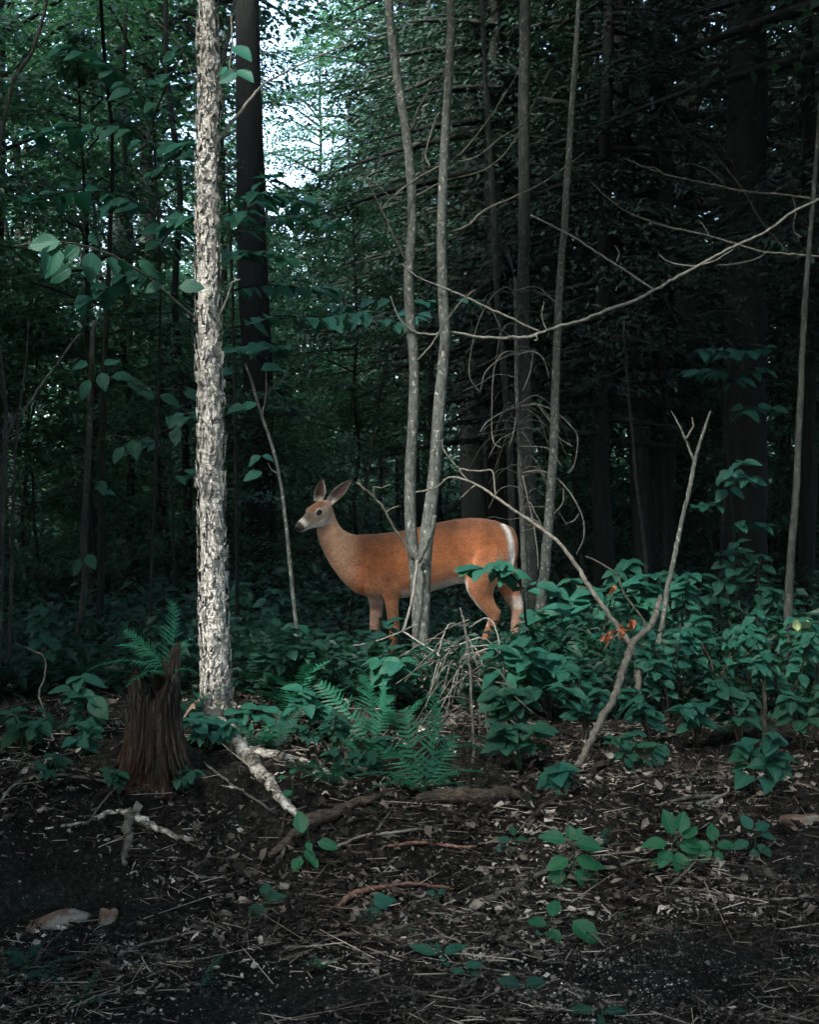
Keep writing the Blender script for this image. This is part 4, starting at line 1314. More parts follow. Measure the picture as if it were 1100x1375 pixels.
dead_wood('dead_branch', 'dim dead branch slanting down through the dark upper right gloom', [(888, 130, 2), (905, 152, 2.5), (925, 180, 2.5), (950, 195, 3), (975, 225, 3), (1000, 258, 3), (1025, 300, 3), (1060, 340, 2.5)], 10.3, 10.0, 'twig_dark', 6, 0.05, 0.2)

# ------------------------------------------------------------------ the deer
def build_deer():
    D = DEER_D
    s = D / FPX
    a = Acc()

    def Q(px, py, dy=0.0):
        p = P(px, py, D)
        return np.array([p[0], D + dy, p[2]])

    def loft(rings, n=20, ex=2.2):
        Vs = []
        ang = np.linspace(0, 2 * np.pi, n, endpoint=False)
        ca, sa = np.cos(ang), np.sin(ang)
        cx, sx = np.sign(ca) * np.abs(ca) ** (2 / ex), np.sign(sa) * np.abs(sa) ** (2 / ex)
        rings = [(rings[0][0], rings[0][1] * .05, rings[0][2] * .05)] + list(rings) + [(rings[-1][0], rings[-1][1] * .05, rings[-1][2] * .05)]
        for c, U, W in rings:
            Vs.append(c + cx[:, None] * U + sx[:, None] * W)
        k = len(rings)
        i, j = np.meshgrid(np.arange(k - 1), np.arange(n), indexing='ij')
        F = np.stack([i * n + j, i * n + (j + 1) % n, (i + 1) * n + (j + 1) % n, (i + 1) * n + j], -1).reshape(-1, 4)
        a.add(np.concatenate(Vs), F)

    Yv = np.array([0, 1.0, 0])
    # trunk of the body, rump to chest: (x, top, bottom, half width) in photo pixels
    body = [(691, 718, 744, 7), (687, 709.5, 756, 13), (679, 704, 768, 19), (665, 698.5, 778, 25), (648, 695.5, 782, 28.5), (630, 695, 783, 30), (612, 697, 785, 31), (592, 700.5, 791, 32), (572, 705, 797, 32.5),
            (552, 710, 802, 32), (532, 713.5, 804.5, 30), (514, 715.5, 805, 28), (498, 717, 803.5, 25), (485, 718.5, 799, 21), (474, 721, 791, 16), (466, 728, 780, 10)]
    def egg(x, t, b, w):
        return (Q(x, (t + b) / 2), np.array([0, 0, (b - t) / 2 * s]), Yv * w * s)
    xs = [egg(*q) for q in body]
    loft(xs, 28, 2.25)
    # neck: pairs of top / bottom outline points
    neck = [((516, 716), (496, 802), 24), ((500, 717), (478, 797), 21), ((490, 717), (465, 786), 17.5), ((480, 718), (456, 776), 15), ((468, 715), (446, 762), 13.5), ((460, 710), (437, 746), 12.5), ((454, 702), (430, 731), 12), ((450, 692), (426, 717), 11.5), ((447, 681), (426, 706), 10.5)]
    loft([(Q((p[0] + q[0]) / 2, (p[1] + q[1]) / 2, -0.045 * i / 8), (Q(*p) - Q(*q)) / 2, Yv * w * s) for i, (p, q, w) in enumerate(neck)], 24, 2.1)
    # head, turned toward the camera
    ax = unit(np.array([-26, -22, -18.5]))
    up = unit(np.array([0, 0, 1.0]) - ax * ax[2])
    sd = np.cross(ax, up)
    if sd[0] < 0:
        pass
    L = 54 * s
    poll = Q(438, 680.5, -0.05)
    prof = [(-0.10, 8.0, 14.0, 7.5), (0.0, 11.0, 24, 10.4), (0.14, 12.8, 29, 12.8), (0.30, 13.0, 30.5, 13.6), (0.42, 11.4, 28.5, 12.4), (0.54, 9.4, 24.5, 10.2), (0.66, 7.8, 20.5, 8.4), (0.78, 6.4, 17.2, 7.4), (0.90, 5.4, 15.2, 7.2), (0.97, 4.2, 12, 6.6), (1.02, 2.0, 7.5, 4.8)]
    loft([(poll + ax * L * t + up * (top - hh / 2) * s, up * hh / 2 * s, sd * w * s) for t, top, hh, w in prof], 22, 2.2)
    # brow ridges
    eyes = []
    for sg in (-1, 1):
        e = poll + ax * L * 0.375 + up * 4.0 * s + sd * sg * 12.2 * s
        eyes.append((e, sg))
        a.tube([e - ax * 5 * s + up * 3.4 * s - sd * sg * 3.0 * s, e + up * 4.2 * s - sd * sg * 1.6 * s, e + ax * 5 * s + up * 2.6 * s - sd * sg * 3.4 * s], [2.2 * s, 2.9 * s, 2.0 * s], 8, 3)
    def leg(nodes, dy, n=12):
        pts = [Q(x, y, dy + (e if e else 0)) for (x, y, r, e) in nodes]
        a.tube(pts, [r * s for (_, _, r, _) in nodes], n, 5)
    g = lambda x, y: 0
    # hind legs: thigh, stifle, hock, cannon, hoof
    leg([(655, 734, 20, 0.07), (653, 750, 26, 0.025), (648, 768, 25, 0), (645, 786, 20.5, 0), (649, 802, 14, 0), (657, 815, 10.2, 0), (663, 825, 8.8, 0), (659, 838, 6.8, 0), (652, 855, 6.0, 0), (646.5, 870, 6.2, 0), (643, 880, 7.4, 0), (640, 887, 6.6, 0)], -0.085)
    a.tube([Q(668, 816, -0.085), Q(664, 826, -0.085), Q(657, 838, -0.085)], [5.0 * s, 6.5 * s, 5.5 * s], 8, 3)
    leg([(668, 740, 18, -0.04), (676, 760, 20, 0), (682, 782, 17, 0), (688, 798, 13, 0), (694, 812, 10.5, 0), (697, 823, 8.8, 0), (695, 838, 7.4, 0), (693, 853, 6.8, 0), (692, 866, 6.8, 0), (690, 875, 7.2, 0), (687, 881, 6.2, 0)], 0.10)
    # fore legs
    leg([(516, 758, 17, 0.07), (519, 774, 18.5, 0.02), (524, 789, 14.5, 0), (526, 801, 10.6, 0), (527, 816, 8.6, 0), (528.5, 834, 8.0, 0), (529.5, 844, 8.4, 0), (528.5, 853, 6.6, 0), (527, 866, 5.6, 0), (525.5, 877, 6.6, 0), (525, 886, 7.4, 0), (523, 893, 6.6, 0)], -0.09)
    leg([(500, 762, 20, 0.0), (502, 785, 15, 0), (504, 802, 11, 0), (505, 820, 9.2, 0), (504, 836, 8.4, 0), (503, 846, 7.8, 0), (502, 860, 6.3, 0), (501, 873, 6.6, 0), (499, 882, 7.0, 0), (497, 888, 6.2, 0)], 0.09)
    # shoulder and haunch muscle
    # tail hanging close to the rump
    a.tube([Q(681, 708), Q(687, 715, -0.01), Q(690, 730, -0.015), Q(689, 748, -0.015), Q(685, 764, -0.015), Q(682, 775, -0.015)], [4 * s, 5.5 * s, 6.4 * s, 6 * s, 4.6 * s, 1.5 * s], 10, 4)
    tmp_me = mesh('body_cage', np.vstack(a.V), np.vstack(a.F), M['fur'])
    tmp = link('body_cage', tmp_me)
    rm = tmp.modifiers.new('r', 'REMESH')
    rm.mode = 'VOXEL'
    rm.voxel_size = 0.0075
    rm.use_smooth_shade = True
    sm = tmp.modifiers.new('s', 'SMOOTH')
    sm.factor = 0.5
    sm.iterations = 9
    dg = bpy.context.evaluated_depsgraph_get()
    me = bpy.data.meshes.new_from_object(tmp.evaluated_get(dg))
    bpy.data.objects.remove(tmp)
    me.name = 'deer'
    n = len(me.vertices)
    co = np.zeros(n * 3, np.float32)
    me.vertices.foreach_get('co', co)
    co = co.reshape(-1, 3).astype(float)
    # coat: natural colour fields of the animal plus a highlight tone on the flank, in its own pixels
    px, py = 550 + co[:, 0] / s * (D / D), None
    px = 550 + co[:, 0] / s
    zz = co[:, 2]
    z0 = P(550, 687.5, D)[2]
    py = np.array([0.0] * n)
    _, py = proj(np.stack([co[:, 0], np.full(n, D), zz], 1))
    px, _ = proj(np.stack([co[:, 0], np.full(n, D), zz], 1))
    yy = (co[:, 1] - D) / s
    red = np.array([0.46, 0.160, 0.064])
    back = np.array([0.19, 0.078, 0.038])
    tan = np.array([0.42, 0.20, 0.105])
    grey = np.array([0.54, 0.335, 0.225])
    white = np.array([0.82, 0.77, 0.70])
    c = np.tile(red, (n, 1))

    def blend(w, col):
        nonlocal c
        c = c * (1 - w[:, None]) + np.asarray(col) * w[:, None]
    topx = np.array([b[0] for b in body])[::-1]
    topy = np.array([b[1] for b in body])[::-1]
    boty = np.array([b[2] for b in body])[::-1]
    tl, bl = np.interp(px, topx, topy), np.interp(px, topx, boty)
    blend(sstep(40, 2, py - tl) * (px > 462) * 0.9, back)
    blend(sstep(-46, -18, py - bl) * (px > 490) * (px < 690) * 0.6, np.array([0.56, 0.25, 0.135]))  # highlights of the lower flank put into the coat colour
    blend(sstep(492, 462, px) * sstep(800, 770, py) * 0.8, grey)
    blend(sstep(488, 470, px) * sstep(775, 793, py) * 0.6, tan * 1.2)
    # limbs
    limbw = sstep(800, 815, py)
    blend(limbw * 0.6, tan)
    # pale belly and groin
    inside = (px > 486) & (px < 640)
    wb = sstep(17, 5.5, bl - py + np.where(px > 615, 4, 0)) * inside * sstep(486, 530, px)
    wb *= (py < 812)
    near_leg = ((np.abs(px - 525) < 14) & (yy < -8)) | ((px > 628) & (yy < -8))
    blend(np.where(near_leg, 0, wb * 0.92), white)
    # pale front edge of the thigh and inner legs
    fx = np.interp(py, [775, 795, 823, 845], [618, 626, 649, 651])
    blend(sstep(6, 2, px - fx) * (py > 776) * (py < 840) * (px > 605) * (px < 660) * 0.85, white)
    blend(((yy > 2) & (py > 800)) * 0.28, white * 0.8)
    # seat and tail fringe
    tx = np.interp(py, [704, 712, 725, 745, 765, 778], [676, 681.5, 685.5, 687, 685, 682])
    wt = np.exp(-((px - tx + 0.0) / 3.6) ** 2) * (py > 703) * (py < 780) * (yy < 10)
    blend(np.clip(wt * 1.15, 0, 1), (0.88, 0.85, 0.80))
    blend(((px - tx > 4.5) & (py < 760)) * 0.8, back)
    blend((sstep(684, 694, px) * sstep(796, 808, py) * sstep(822, 814, py)) * 0.8, white)
    # head
    h = co - poll
    t, u_, w_ = h @ ax / L, h @ up / s, h @ sd / s
    onh = sstep(-0.12, 0.0, t) * (np.abs(w_) < 16) * (u_ < 16) * (u_ > -18) * (co[:, 0] < Q(452, 0)[0])
    blend(onh * sstep(0.0, 0.12, t) * 0.85, (0.40, 0.31, 0.235))
    blend(onh * sstep(0.02, 0.14, t) * sstep(0.58, 0.44, t) * sstep(5.5, 9, u_) * 0.9, (0.30, 0.125, 0.060))
    for e, sg in eyes:
        d = co - e
        de = np.sqrt((d @ ax / s) ** 2 + ((d @ up / s) * 1.15) ** 2 + (d @ sd / s) ** 2)
        blend(onh * sstep(7.8, 5.8, de) * sstep(-1.0, 2.5, d @ up / s) * 0.85, white)
        blend(onh * sstep(7.0, 5.4, de) * 0.35, white)
        blend(onh * sstep(5.2, 4.2, de), (0.02, 0.017, 0.015))
    blend(onh * sstep(0.48, 0.58, t) * sstep(0.82, 0.70, t) * sstep(1, 5, u_) * 0.8, (0.12, 0.092, 0.075))
    blend(onh * sstep(0.84, 0.90, t) * sstep(-6.5, -4.5, u_) * 0.9, (0.03, 0.028, 0.027))
    blend(onh * sstep(0.70, 0.80, t) * sstep(0.91, 0.85, t) * 0.95, white)
    blend(onh * sstep(-4.0, -8.0, u_) * sstep(0.10, 0.40, t) * 0.9, white)
    wl = np.exp(-((u_ + 4.6) / 0.9) ** 2) * sstep(0.72, 0.80, t)
    blend(onh * np.clip(wl, 0, 1) * 0.9, (0.02, 0.018, 0.017))
    # white throat bib
    thr = np.exp(-(((px - 429) / 8) ** 2 + ((py - 716) / 7) ** 2))
    blend(np.clip(thr * 1.1, 0, 1) * sstep(0.45, 0.2, t) * 0.7, white * 0.8)
    # dark hooves
    hoof = sstep(884, 890, py) * (px < 600) + sstep(881, 886, py) * (px > 600)
    blend(np.clip(hoof, 0, 1), (0.02, 0.018, 0.016))
    att = me.color_attributes.new('coat', 'FLOAT_COLOR', 'POINT')
    att.data.foreach_set('color', np.concatenate([np.clip(c, 0, 1), np.ones((n, 1))], 1).astype(np.float32).ravel())
    me.color_attributes.active_color = att
    org = np.array([Q(585, 0)[0], D, float(gz(Q(585, 0)[0], D))])
    me.vertices.foreach_set('co', (co - org).astype(np.float32).ravel())
    me.materials.clear()
    me.materials.append(M['fur'])
    deer = tag(link('deer', me, None, tuple(org)), 'reddish brown deer standing side on with its head turned to watch', 'deer')

    for e, sg in eyes:
        # a real eyeball, lidded by the brow
        V, F = [], []
        for i in range(9):
            for j in range(14):
                th, ph = math.pi * i / 8, 2 * math.pi * j / 14
                V.append(e - sd * sg * 0.9 * s - org + (ax * math.sin(th) * math.cos(ph) * 4.0 + up * math.sin(th) * math.sin(ph) * 2.9 + sd * math.cos(th) * 3.0) * s)
        for i in range(8):
            for j in range(14):
                F.append((i * 14 + j, i * 14 + (j + 1) % 14, (i + 1) * 14 + (j + 1) % 14, (i + 1) * 14 + j))
        link('eye', mesh('eye', np.array(V), np.array(F), M['eye']), deer)
    V, F = [], []
    nc = poll + ax * L * 1.0 + up * 0.3 * s
    for i in range(7):
        for j in range(12):
            th, ph = math.pi * i / 6, 2 * math.pi * j / 12
            V.append(nc - org + (up * math.cos(th) * 2.8 + sd * math.sin(th) * math.cos(ph) * 4.8 + ax * math.sin(th) * math.sin(ph) * 2.0) * s)
    for i in range(6):
        for j in range(12):
            F.append((i * 12 + j, i * 12 + (j + 1) % 12, (i + 1) * 12 + (j + 1) % 12, (i + 1) * 12 + j))
    link('nose', mesh('nose', np.array(V), np.array(F), M['nose']), deer)

    # ears: deep cups with pale rims and a dusky pink inside
    def ear(base, tip, face, width, lab):
        b, e = np.asarray(base), np.asarray(tip)
        ln = np.linalg.norm(e - b)
        d = (e - b) / ln
        f = unit(face - d * (face @ d))
        x = np.cross(d, f)
        nt_, nu = 12, 11
        V, C = [], []
        for lay in (0, 1):
            for i in range(nt_):
                t = i / (nt_ - 1)
                w = width * (0.34 + 0.66 * math.sin(math.pi * min(1, t * 0.62 + 0.20)) ** 1.2) * (1 - t ** 4.5) + 0.0004
                curl = 1.9 * (1 - 0.55 * t)
                for j in range(nu):
                    u = j / (nu - 1) * 2 - 1
                    an = u * curl
                    R_ = w / max(0.55, math.sin(min(1.57, curl)))
                    p = b + d * ln * t + x * math.sin(an) * R_ * 0.62 + f * (-math.cos(an) * R_ * 0.62 + R_ * 0.35) + f * 0.012 * math.sin(t * 3) - f * lay * 0.006 * (1 - abs(u) ** 4)
                    V.append(p - org)
                    rim = max(0, abs(u) - 0.72) / 0.28
                    if lay == 0:
                        col = np.array([0.16, 0.098, 0.085]) * (1 - 0.35 * math.cos(u * 2.2)) 
                        col = col * (1 - sstep(0.32, 0.05, t)) + np.array([0.72, 0.66, 0.58]) * sstep(0.32, 0.05, t)
                        col = col * (1 - rim) + np.array([0.74, 0.68, 0.60]) * rim
                    else:
                        col = np.array([0.20, 0.135, 0.09]) * (1 - rim) + np.array([0.5, 0.42, 0.34]) * rim
                        col = col * (1 - 0.5 * t)
                    C.append(col)
        F = []
        for lay in (0, 1):
            o = lay * nt_ * nu
            for i in range(nt_ - 1):
                for j in range(nu - 1):
                    q = (o + i * nu + j, o + i * nu + j + 1, o + (i + 1) * nu + j + 1, o + (i + 1) * nu + j)
                    F.append(q if lay == 0 else q[::-1])
        for i in range(nt_ - 1):
            for j in (0, nu - 1):
                o = nt_ * nu
                F.append((i * nu + j, (i + 1) * nu + j, o + (i + 1) * nu + j, o + i * nu + j))
        m_ = mesh('ear', np.array(V), np.array(F), M['fur'])
        at_ = m_.color_attributes.new('coat', 'FLOAT_COLOR', 'POINT')
        at_.data.foreach_set('color', np.concatenate([np.array(C), np.ones((len(C), 1))], 1).astype(np.float32).ravel())
        link('ear', m_, deer)
    ear(Q(442, 675.5, -0.06), Q(472.5, 643.5, -0.02), np.array([-0.30, -1.0, -0.1]), 12.0 * s, None)
    ear(Q(425.5, 673, -0.02), Q(433, 642.5, 0.0), np.array([0.35, -1.0, 0.0]), 12.6 * s, None)
    return deer


build_deer()


# ------------------------------------------------------------------ stump, logs, stones, fallen wood
def build_stump():
    b = G(206, 1040)
    s = b[1] / FPX
    rr = np.random.default_rng(9)
    root = thing('stump', 'rotten reddish brown stump with ferns on top left of the birch', 'stump', b)
    nt_, na = 26, 64
    ang = np.linspace(0, 2 * np.pi, na, endpoint=False)
    splint = rr.normal(0, 1, na)
    V = []
    for i in range(nt_):
        t = i / (nt_ - 1)
        r = 33 * s * (1 + 0.30 * (1 - t) ** 3.2)
        hgt = (126 + 9 * splint + 14 * np.sin(ang * 2 + 1) + 10 * np.sin(ang * 5) + 22 * np.maximum(0, np.cos(ang - 0.6))) * s
        flute = 1 + (1 - t) ** 3 * 0.16 * np.sin(ang * 7 + 1) + 0.10 * np.sin(ang * 5 + 0.6 + t) * (1.2 - t) + 0.05 * np.sin(ang * 11 + 3 * t) + 0.04 * rr.normal(0, 1, na) + 0.025 * np.sin(ang * 23)
        spread = 1 + 0.45 * np.exp(-((np.angle(np.exp(1j * (ang - 3.6)))) / 0.5) ** 2) * (1 - t) ** 2
        V.append(np.stack([np.cos(ang) * r * flute * spread + 0.01 * t * t, np.sin(ang) * r * flute * spread, -0.12 + (hgt + 0.12) * t], 1))
    for k, f in enumerate((0.86, 0.6, 0.25, 0.02)):
        V.append(V[nt_ - 1] * np.array([f, f, 1]) - [0, 0, (0.02 + 0.04 * k) + 0.0] + rr.normal(0, .006, (na, 3)))
    rows = len(V)
    i, j = np.meshgrid(np.arange(rows - 1), np.arange(na), indexing='ij')
    F = np.stack([i * na + j, i * na + (j + 1) % na, (i + 1) * na + (j + 1) % na, (i + 1) * na + j], -1).reshape(-1, 4)
    link('trunk', mesh('trunk', np.concatenate(V), F, M['stump']), root)
    # loose fibres of rotten wood standing off its sides
    for k in range(70):
        a0 = rr.uniform(2.6, 6.4)
        r0 = 34 * s
        p0 = np.array([math.cos(a0) * r0 * 1.02, math.sin(a0) * r0 * 1.02, rr.uniform(.3, .9) * 130 * s])
        a1 = a0 + rr.normal(0, .08)
        k2 = rr.uniform(1.25, 1.65)
        p2 = np.array([math.cos(a1) * r0 * k2, math.sin(a1) * r0 * k2, rr.uniform(-.01, .05)])
        p1 = (p0 + p2) / 2 * np.array([0.88, 0.88, 0.85])
        limb('splinter', [p0, p1, p2], [0.004, rr.uniform(0.005, 0.010), 0.003], M['stump'], root, n=5, sub=3)
    for (px, py, lx, dz) in ((166, 1045, 120, 0), (250, 1050, 105, 0), (215, 1062, 70, 0)):
        e = G(px, py) - b
        limb('root', [np.array([e[0] * .3, e[1] * .3, 0.25]), np.array([e[0] * .7, e[1] * .7, 0.10]), np.array([e[0] * 1.15, e[1] * 1.15, -0.01])], [0.06, 0.04, 0.015], M['stump'], root, n=9, sub=5, rough=0.12)
    return b, s


sb, ss = build_stump()

wood_list = [
    ('log', 'gnarled grey driftwood log below the large fern', [(362, 1158, 10), (380, 1142, 15), (400, 1124, 20), (422, 1110, 26), (448, 1102, 20), (475, 1093, 15), (500, 1080, 12), (522, 1067, 7)], 'driftwood', 'log', 12),
    ('log', 'faded brown rotten log half sunk in litter right of the fern', [(560, 1090, 18), (600, 1088, 26), (640, 1084, 28), (680, 1078, 22), (700, 1075, 10)], 'driftwood', 'log', 12),
    ('root', 'white barked crooked root arching over the dark bank', [(60, 1118, 4), (110, 1112, 6), (140, 1102, 8), (172, 1099, 10), (186, 1104, 12), (200, 1114, 11), (222, 1124, 9), (245, 1131, 8), (268, 1134, 5)], 'root', 'root', 9),
    ('branch', 'short upright piece of splintered pale root on the bank', [(173, 1106, 16), (172, 1125, 17), (170, 1148, 13), (167, 1166, 8)], 'twig_grey', 'root', 9),
    ('branch', 'long thin branch lying across the foot of the stump', [(0, 1068, 4), (28, 1053, 5), (60, 1049, 5), (110, 1051, 5), (160, 1056, 4), (200, 1060, 4), (232, 1054, 3), (250, 1046, 2)], 'twig_grey', 'branch', 6),
    ('branch', 'short pale stick crossing the long thin branch at the left edge', [(-10, 1092, 4), (20, 1062, 4), (58, 1037, 3)], 'twig_pale', 'branch', 6),
    ('branch', 'straight bare stick slanting down right from below the birch', [(274, 1032, 4), (310, 1058, 4), (345, 1082, 4), (372, 1100, 3)], 'twig_grey', 'branch', 6),
    ('branch', 'thin twig slanting up from the bank to the foot of the stump', [(118, 1110, 3), (140, 1082, 3), (160, 1058, 3), (188, 1022, 2)], 'twig_grey', 'branch', 6),
    ('branch', 'pale straight branch lying in the dark lower left', [(158, 1288, 6), (195, 1274, 5), (230, 1266, 5), (265, 1258, 4), (304, 1249, 3)], 'twig_pale', 'branch', 6),
    ('branch', 'crooked dark twig curving up right of the pale branch', [(278, 1290, 4), (310, 1276, 4), (340, 1256, 4), (365, 1234, 4), (390, 1211, 3)], 'twig_dark', 'branch', 6),
    ('branch', 'reddish peeling branch behind the lone round leaf', [(452, 1224, 9), (470, 1212, 10), (492, 1202, 9), (515, 1197, 7), (545, 1196, 6), (580, 1196, 5), (610, 1204, 3)], 'twig_red', 'branch', 8),
    ('branch', 'very long dark branch running across the path edge below the seedlings', [(380, 1277, 4), (420, 1276, 4), (455, 1266, 5), (500, 1260, 5), (545, 1250, 6), (590, 1238, 6), (640, 1226, 6), (665, 1210, 7), (700, 1192, 7), (735, 1180, 8), (752, 1176, 6)], 'twig_grey', 'branch', 8),
    ('branch', 'pale dry stick on the litter below the driftwood log', [(454, 1142, 5), (490, 1132, 5), (520, 1126, 5), (555, 1121, 4), (594, 1116, 3)], 'twig_pale', 'branch', 6),
    ('branch', 'flat brown stick half buried below the pale dry stick', [(520, 1143, 4), (560, 1142, 6), (600, 1143, 6), (640, 1144, 4)], 'twig_red', 'branch', 6),
    ('branch', 'thin stick propped upright beside the four leaf seedling', [(672, 1292, 5), (680, 1265, 5), (690, 1240, 4), (696, 1224, 4)], 'twig_grey', 'branch', 6),
    ('branch', 'low bent twig at the foot of the propped thin stick', [(668, 1298, 4), (690, 1290, 5), (712, 1282, 4)], 'twig_pale', 'branch', 6),
    ('branch', 'small grey stick lying below the middle seedling', [(892, 1204, 5), (915, 1184, 5), (935, 1168, 4), (955, 1156, 3)], 'twig_grey', 'branch', 6),
    ('branch', 'pale bent stick joining two seedlings', [(802, 1172, 6), (825, 1170, 7), (850, 1166, 6), (872, 1162, 3)], 'twig_pale', 'branch', 7),
    ('branch', 'pale stick at the right edge of the gravel', [(1028, 1214, 5), (1060, 1213, 5), (1110, 1206, 5)], 'twig_pale', 'branch', 7),
    ('branch', 'dark thin twig trailing down onto the gravel at right', [(1030, 1216, 4), (1045, 1240, 4), (1062, 1265, 3), (1080, 1290, 2)], 'twig_dark', 'branch', 6),
    ('branch', 'dead grey limb lying on the litter under the right thicket', [(880, 1090, 4), (920, 1082, 6), (960, 1076, 7), (1000, 1068, 7), (1040, 1056, 5)], 'twig_grey', 'branch', 7),
    ('branch', 'pale splintered stick lying below the dead grey limb', [(925, 1094, 7), (950, 1082, 7), (978, 1070, 5)], 'twig_pale', 'branch', 7),
    ('branch', 'fine twig looping beside the crooked dark twig', [(355, 1255, 3), (358, 1228, 3), (375, 1238, 3), (366, 1262, 2)], 'twig_grey', 'branch', 5),
    ('branch', 'thin stick leaning on the driftwood log', [(370, 1155, 4), (378, 1120, 4), (388, 1080, 4)], 'twig_dark', 'branch', 5),
    ('branch', 'thin dark twig slanting below the large fern', [(504, 1124, 4), (520, 1100, 3), (536, 1074, 3)], 'twig_grey', 'branch', 5),
    ('branch', 'curved reddish twig on the litter right of the round leaf', [(480, 1262, 4), (505, 1250, 5), (530, 1236, 4), (560, 1212, 3)], 'twig_red', 'branch', 6),
    ('branch', 'grey mossy branch half buried at the bottom middle', [(590, 1340, 5), (615, 1335, 6), (640, 1322, 6), (655, 1308, 3)], 'twig_grey', 'branch', 7),
    ('branch', 'little pale stick below the driftwood in the litter', [(290, 1218, 4), (330, 1216, 4), (362, 1217, 3)], 'twig_grey', 'branch', 5),
    ('branch', 'mossy dark limb arching low behind the broken leaning branch', [(706, 1110, 5), (735, 1085, 8), (770, 1066, 9), (800, 1040, 10), (835, 1018, 9), (870, 1000, 6)], 'twig_dark', 'branch', 8),
]
for (nm, lab, pts, m, cat, n) in wood_list:
    dead_wood(nm, lab, pts, 0, 0, m, n, 0.11 if n > 8 else 0.08, 0.12 if n > 10 else 0.3, 6, (), cat, None, True)
# upright dead twigs
for (lab, pts, D0, D1, m) in (('crooked upright dead twig standing in the gloom left of stump', [(20, 864, 2), (45, 874, 2.5), (60, 884, 3), (59, 910, 3), (52, 930, 3), (60, 960, 4), (68, 985, 4), (80, 1012, 4), (100, 1048, 4), (122, 1100, 4)], 8.0, 6.6, 'twig_grey'),
                              ('bare upright stick standing in brushwood right of the large fern', [(618, 816, 3), (624, 840, 4), (630, 880, 5), (633, 930, 5), (636, 990, 5), (634, 1070, 6)], 7.4, 7.0, 'twig_grey'),
                              ('short dead stub standing among leaves at far right', [(1026, 915, 6), (1028, 950, 7), (1027, 1000, 9), (1024, 1060, 12), (1024, 1085, 14)], 7.2, 7.0, 'twig_dark'),
                              ('thin upright twig beside the foot of the birch bank', [(270, 1080, 3), (268, 1110, 3), (265, 1145, 3), (264, 1175, 3)], 6.5, 6.4, 'twig_grey')):
    dead_wood('dead_twig', lab, pts, D0, D1, m, 6, 0.06, 0.3, 5, (), 'twig')


def brushwood():
    """tangle of arching pale dead twigs round the foot of the twin trunks"""
    rr = random.Random(4)
    b = G(612, 965)
    root = thing('brushwood', 'tangle of arching pale dead twigs at the foot of twin trunks', 'brushwood', b)
    hubs = [((574, 905), 9.05), ((628, 895), 8.2), ((622, 880), 8.4), ((645, 960), 7.8)]
    fixed = [[(560, 905), (590, 885), (620, 872), (655, 866), (690, 868)], [(541, 848), (575, 870), (610, 893), (650, 915)], [(630, 843), (655, 830), (668, 850), (672, 880)], [(625, 842), (605, 838), (595, 855), (588, 880)],
             [(574, 905), (560, 935), (548, 965), (535, 990)], [(574, 905), (600, 925), (640, 945), (690, 962)], [(632, 900), (650, 930), (660, 965), (662, 1005)], [(560, 900), (575, 865), (600, 845), (630, 832)],
             [(600, 900), (640, 880), (680, 900), (700, 935)], [(470, 868), (500, 862), (535, 850), (560, 838)]]
    for q in fixed:
        D0 = 8.9
        p, r = pxpath([(x, y, 3.4 - 0.5 * i) for i, (x, y) in enumerate(q)], D0, 8.2)
        limb('twig', p - b, np.maximum(r, .002), M['twig_pale' if rr.random() < .5 else 'twig_grey'], root, n=5, sub=5, knob=0.3)
    for i in range(74):
        (hx, hy), D = rr.choice(hubs)
        a = rr.uniform(-0.4, 3.5)
        L = rr.uniform(30, 110)
        x0, y0 = hx + rr.uniform(-14, 14), hy + rr.uniform(-20, 20)
        q = [(x0, y0), (x0 + math.cos(a) * L * .5, y0 + math.sin(a) * L * .35 - rr.uniform(5, 25)), (x0 + math.cos(a) * L, y0 + abs(math.sin(a)) * L * .8 + rr.uniform(0, 20))]
        D1 = D - rr.uniform(-.2, .7)
        p, r = pxpath([(x, y, 3.0 - 0.8 * k) for k, (x, y) in enumerate(q)], D, D1)
        p[:, 2] = np.maximum(p[:, 2], gz(p[:, 0], p[:, 1]) + 0.015)
        limb('twig', p - b, np.maximum(r, .0016), M[rr.choice(['twig_pale', 'twig_grey', 'twig_grey', 'twig_dark'])], root, n=4, sub=4, knob=0.3)


brushwood()


def stone(label, px, py, w, h, seed, tilt=0.0):
    b = G(px, py)
    s = b[1] / FPX
    rr = np.random.default_rng(seed)
    nt_, na = 14, 22
    V = []
    ph = rr.uniform(0, 6.28, 8)
    for i in range(nt_):
        th = math.pi * i / (nt_ - 1)
        for j in range(na):
            a = 2 * math.pi * j / na
            d = np.array([math.sin(th) * math.cos(a), math.sin(th) * math.sin(a), math.cos(th)])
            k = 1 + 0.16 * math.sin(3 * d[0] + ph[0]) + 0.13 * math.sin(5 * d[2] + ph[1] + 2 * d[1]) + 0.07 * math.sin(9 * d[1] + ph[2]) + 0.05 * math.sin(14 * d[0] + 9 * d[2] + ph[3])
            d = np.sign(d) * np.abs(d) ** 0.75
            V.append(d * k * np.array([w / 2 * s, min(w, h * 2) / 2 * s, h * 0.72 * s]))
    F = [(i * na + j, i * na + (j + 1) % na, (i + 1) * na + (j + 1) % na, (i + 1) * na + j) for i in range(nt_ - 1) for j in range(na)]
    o = tag(link('stone', mesh('stone', np.array(V), np.array(F), M['stone'])), label, 'stone')
    o.location = tuple(b)
    o.rotation_euler = (0, tilt, 0.1)


stone('long pale lichened stone slab lying in the lower left', 66, 1248, 105, 20, 3, -0.28)
stone('small reddish stone beside the long pale slab', 143, 1240, 22, 30, 5, 0.2)
stone('flat pale stone in the litter at right edge', 1078, 1108, 48, 18, 7, -0.1)


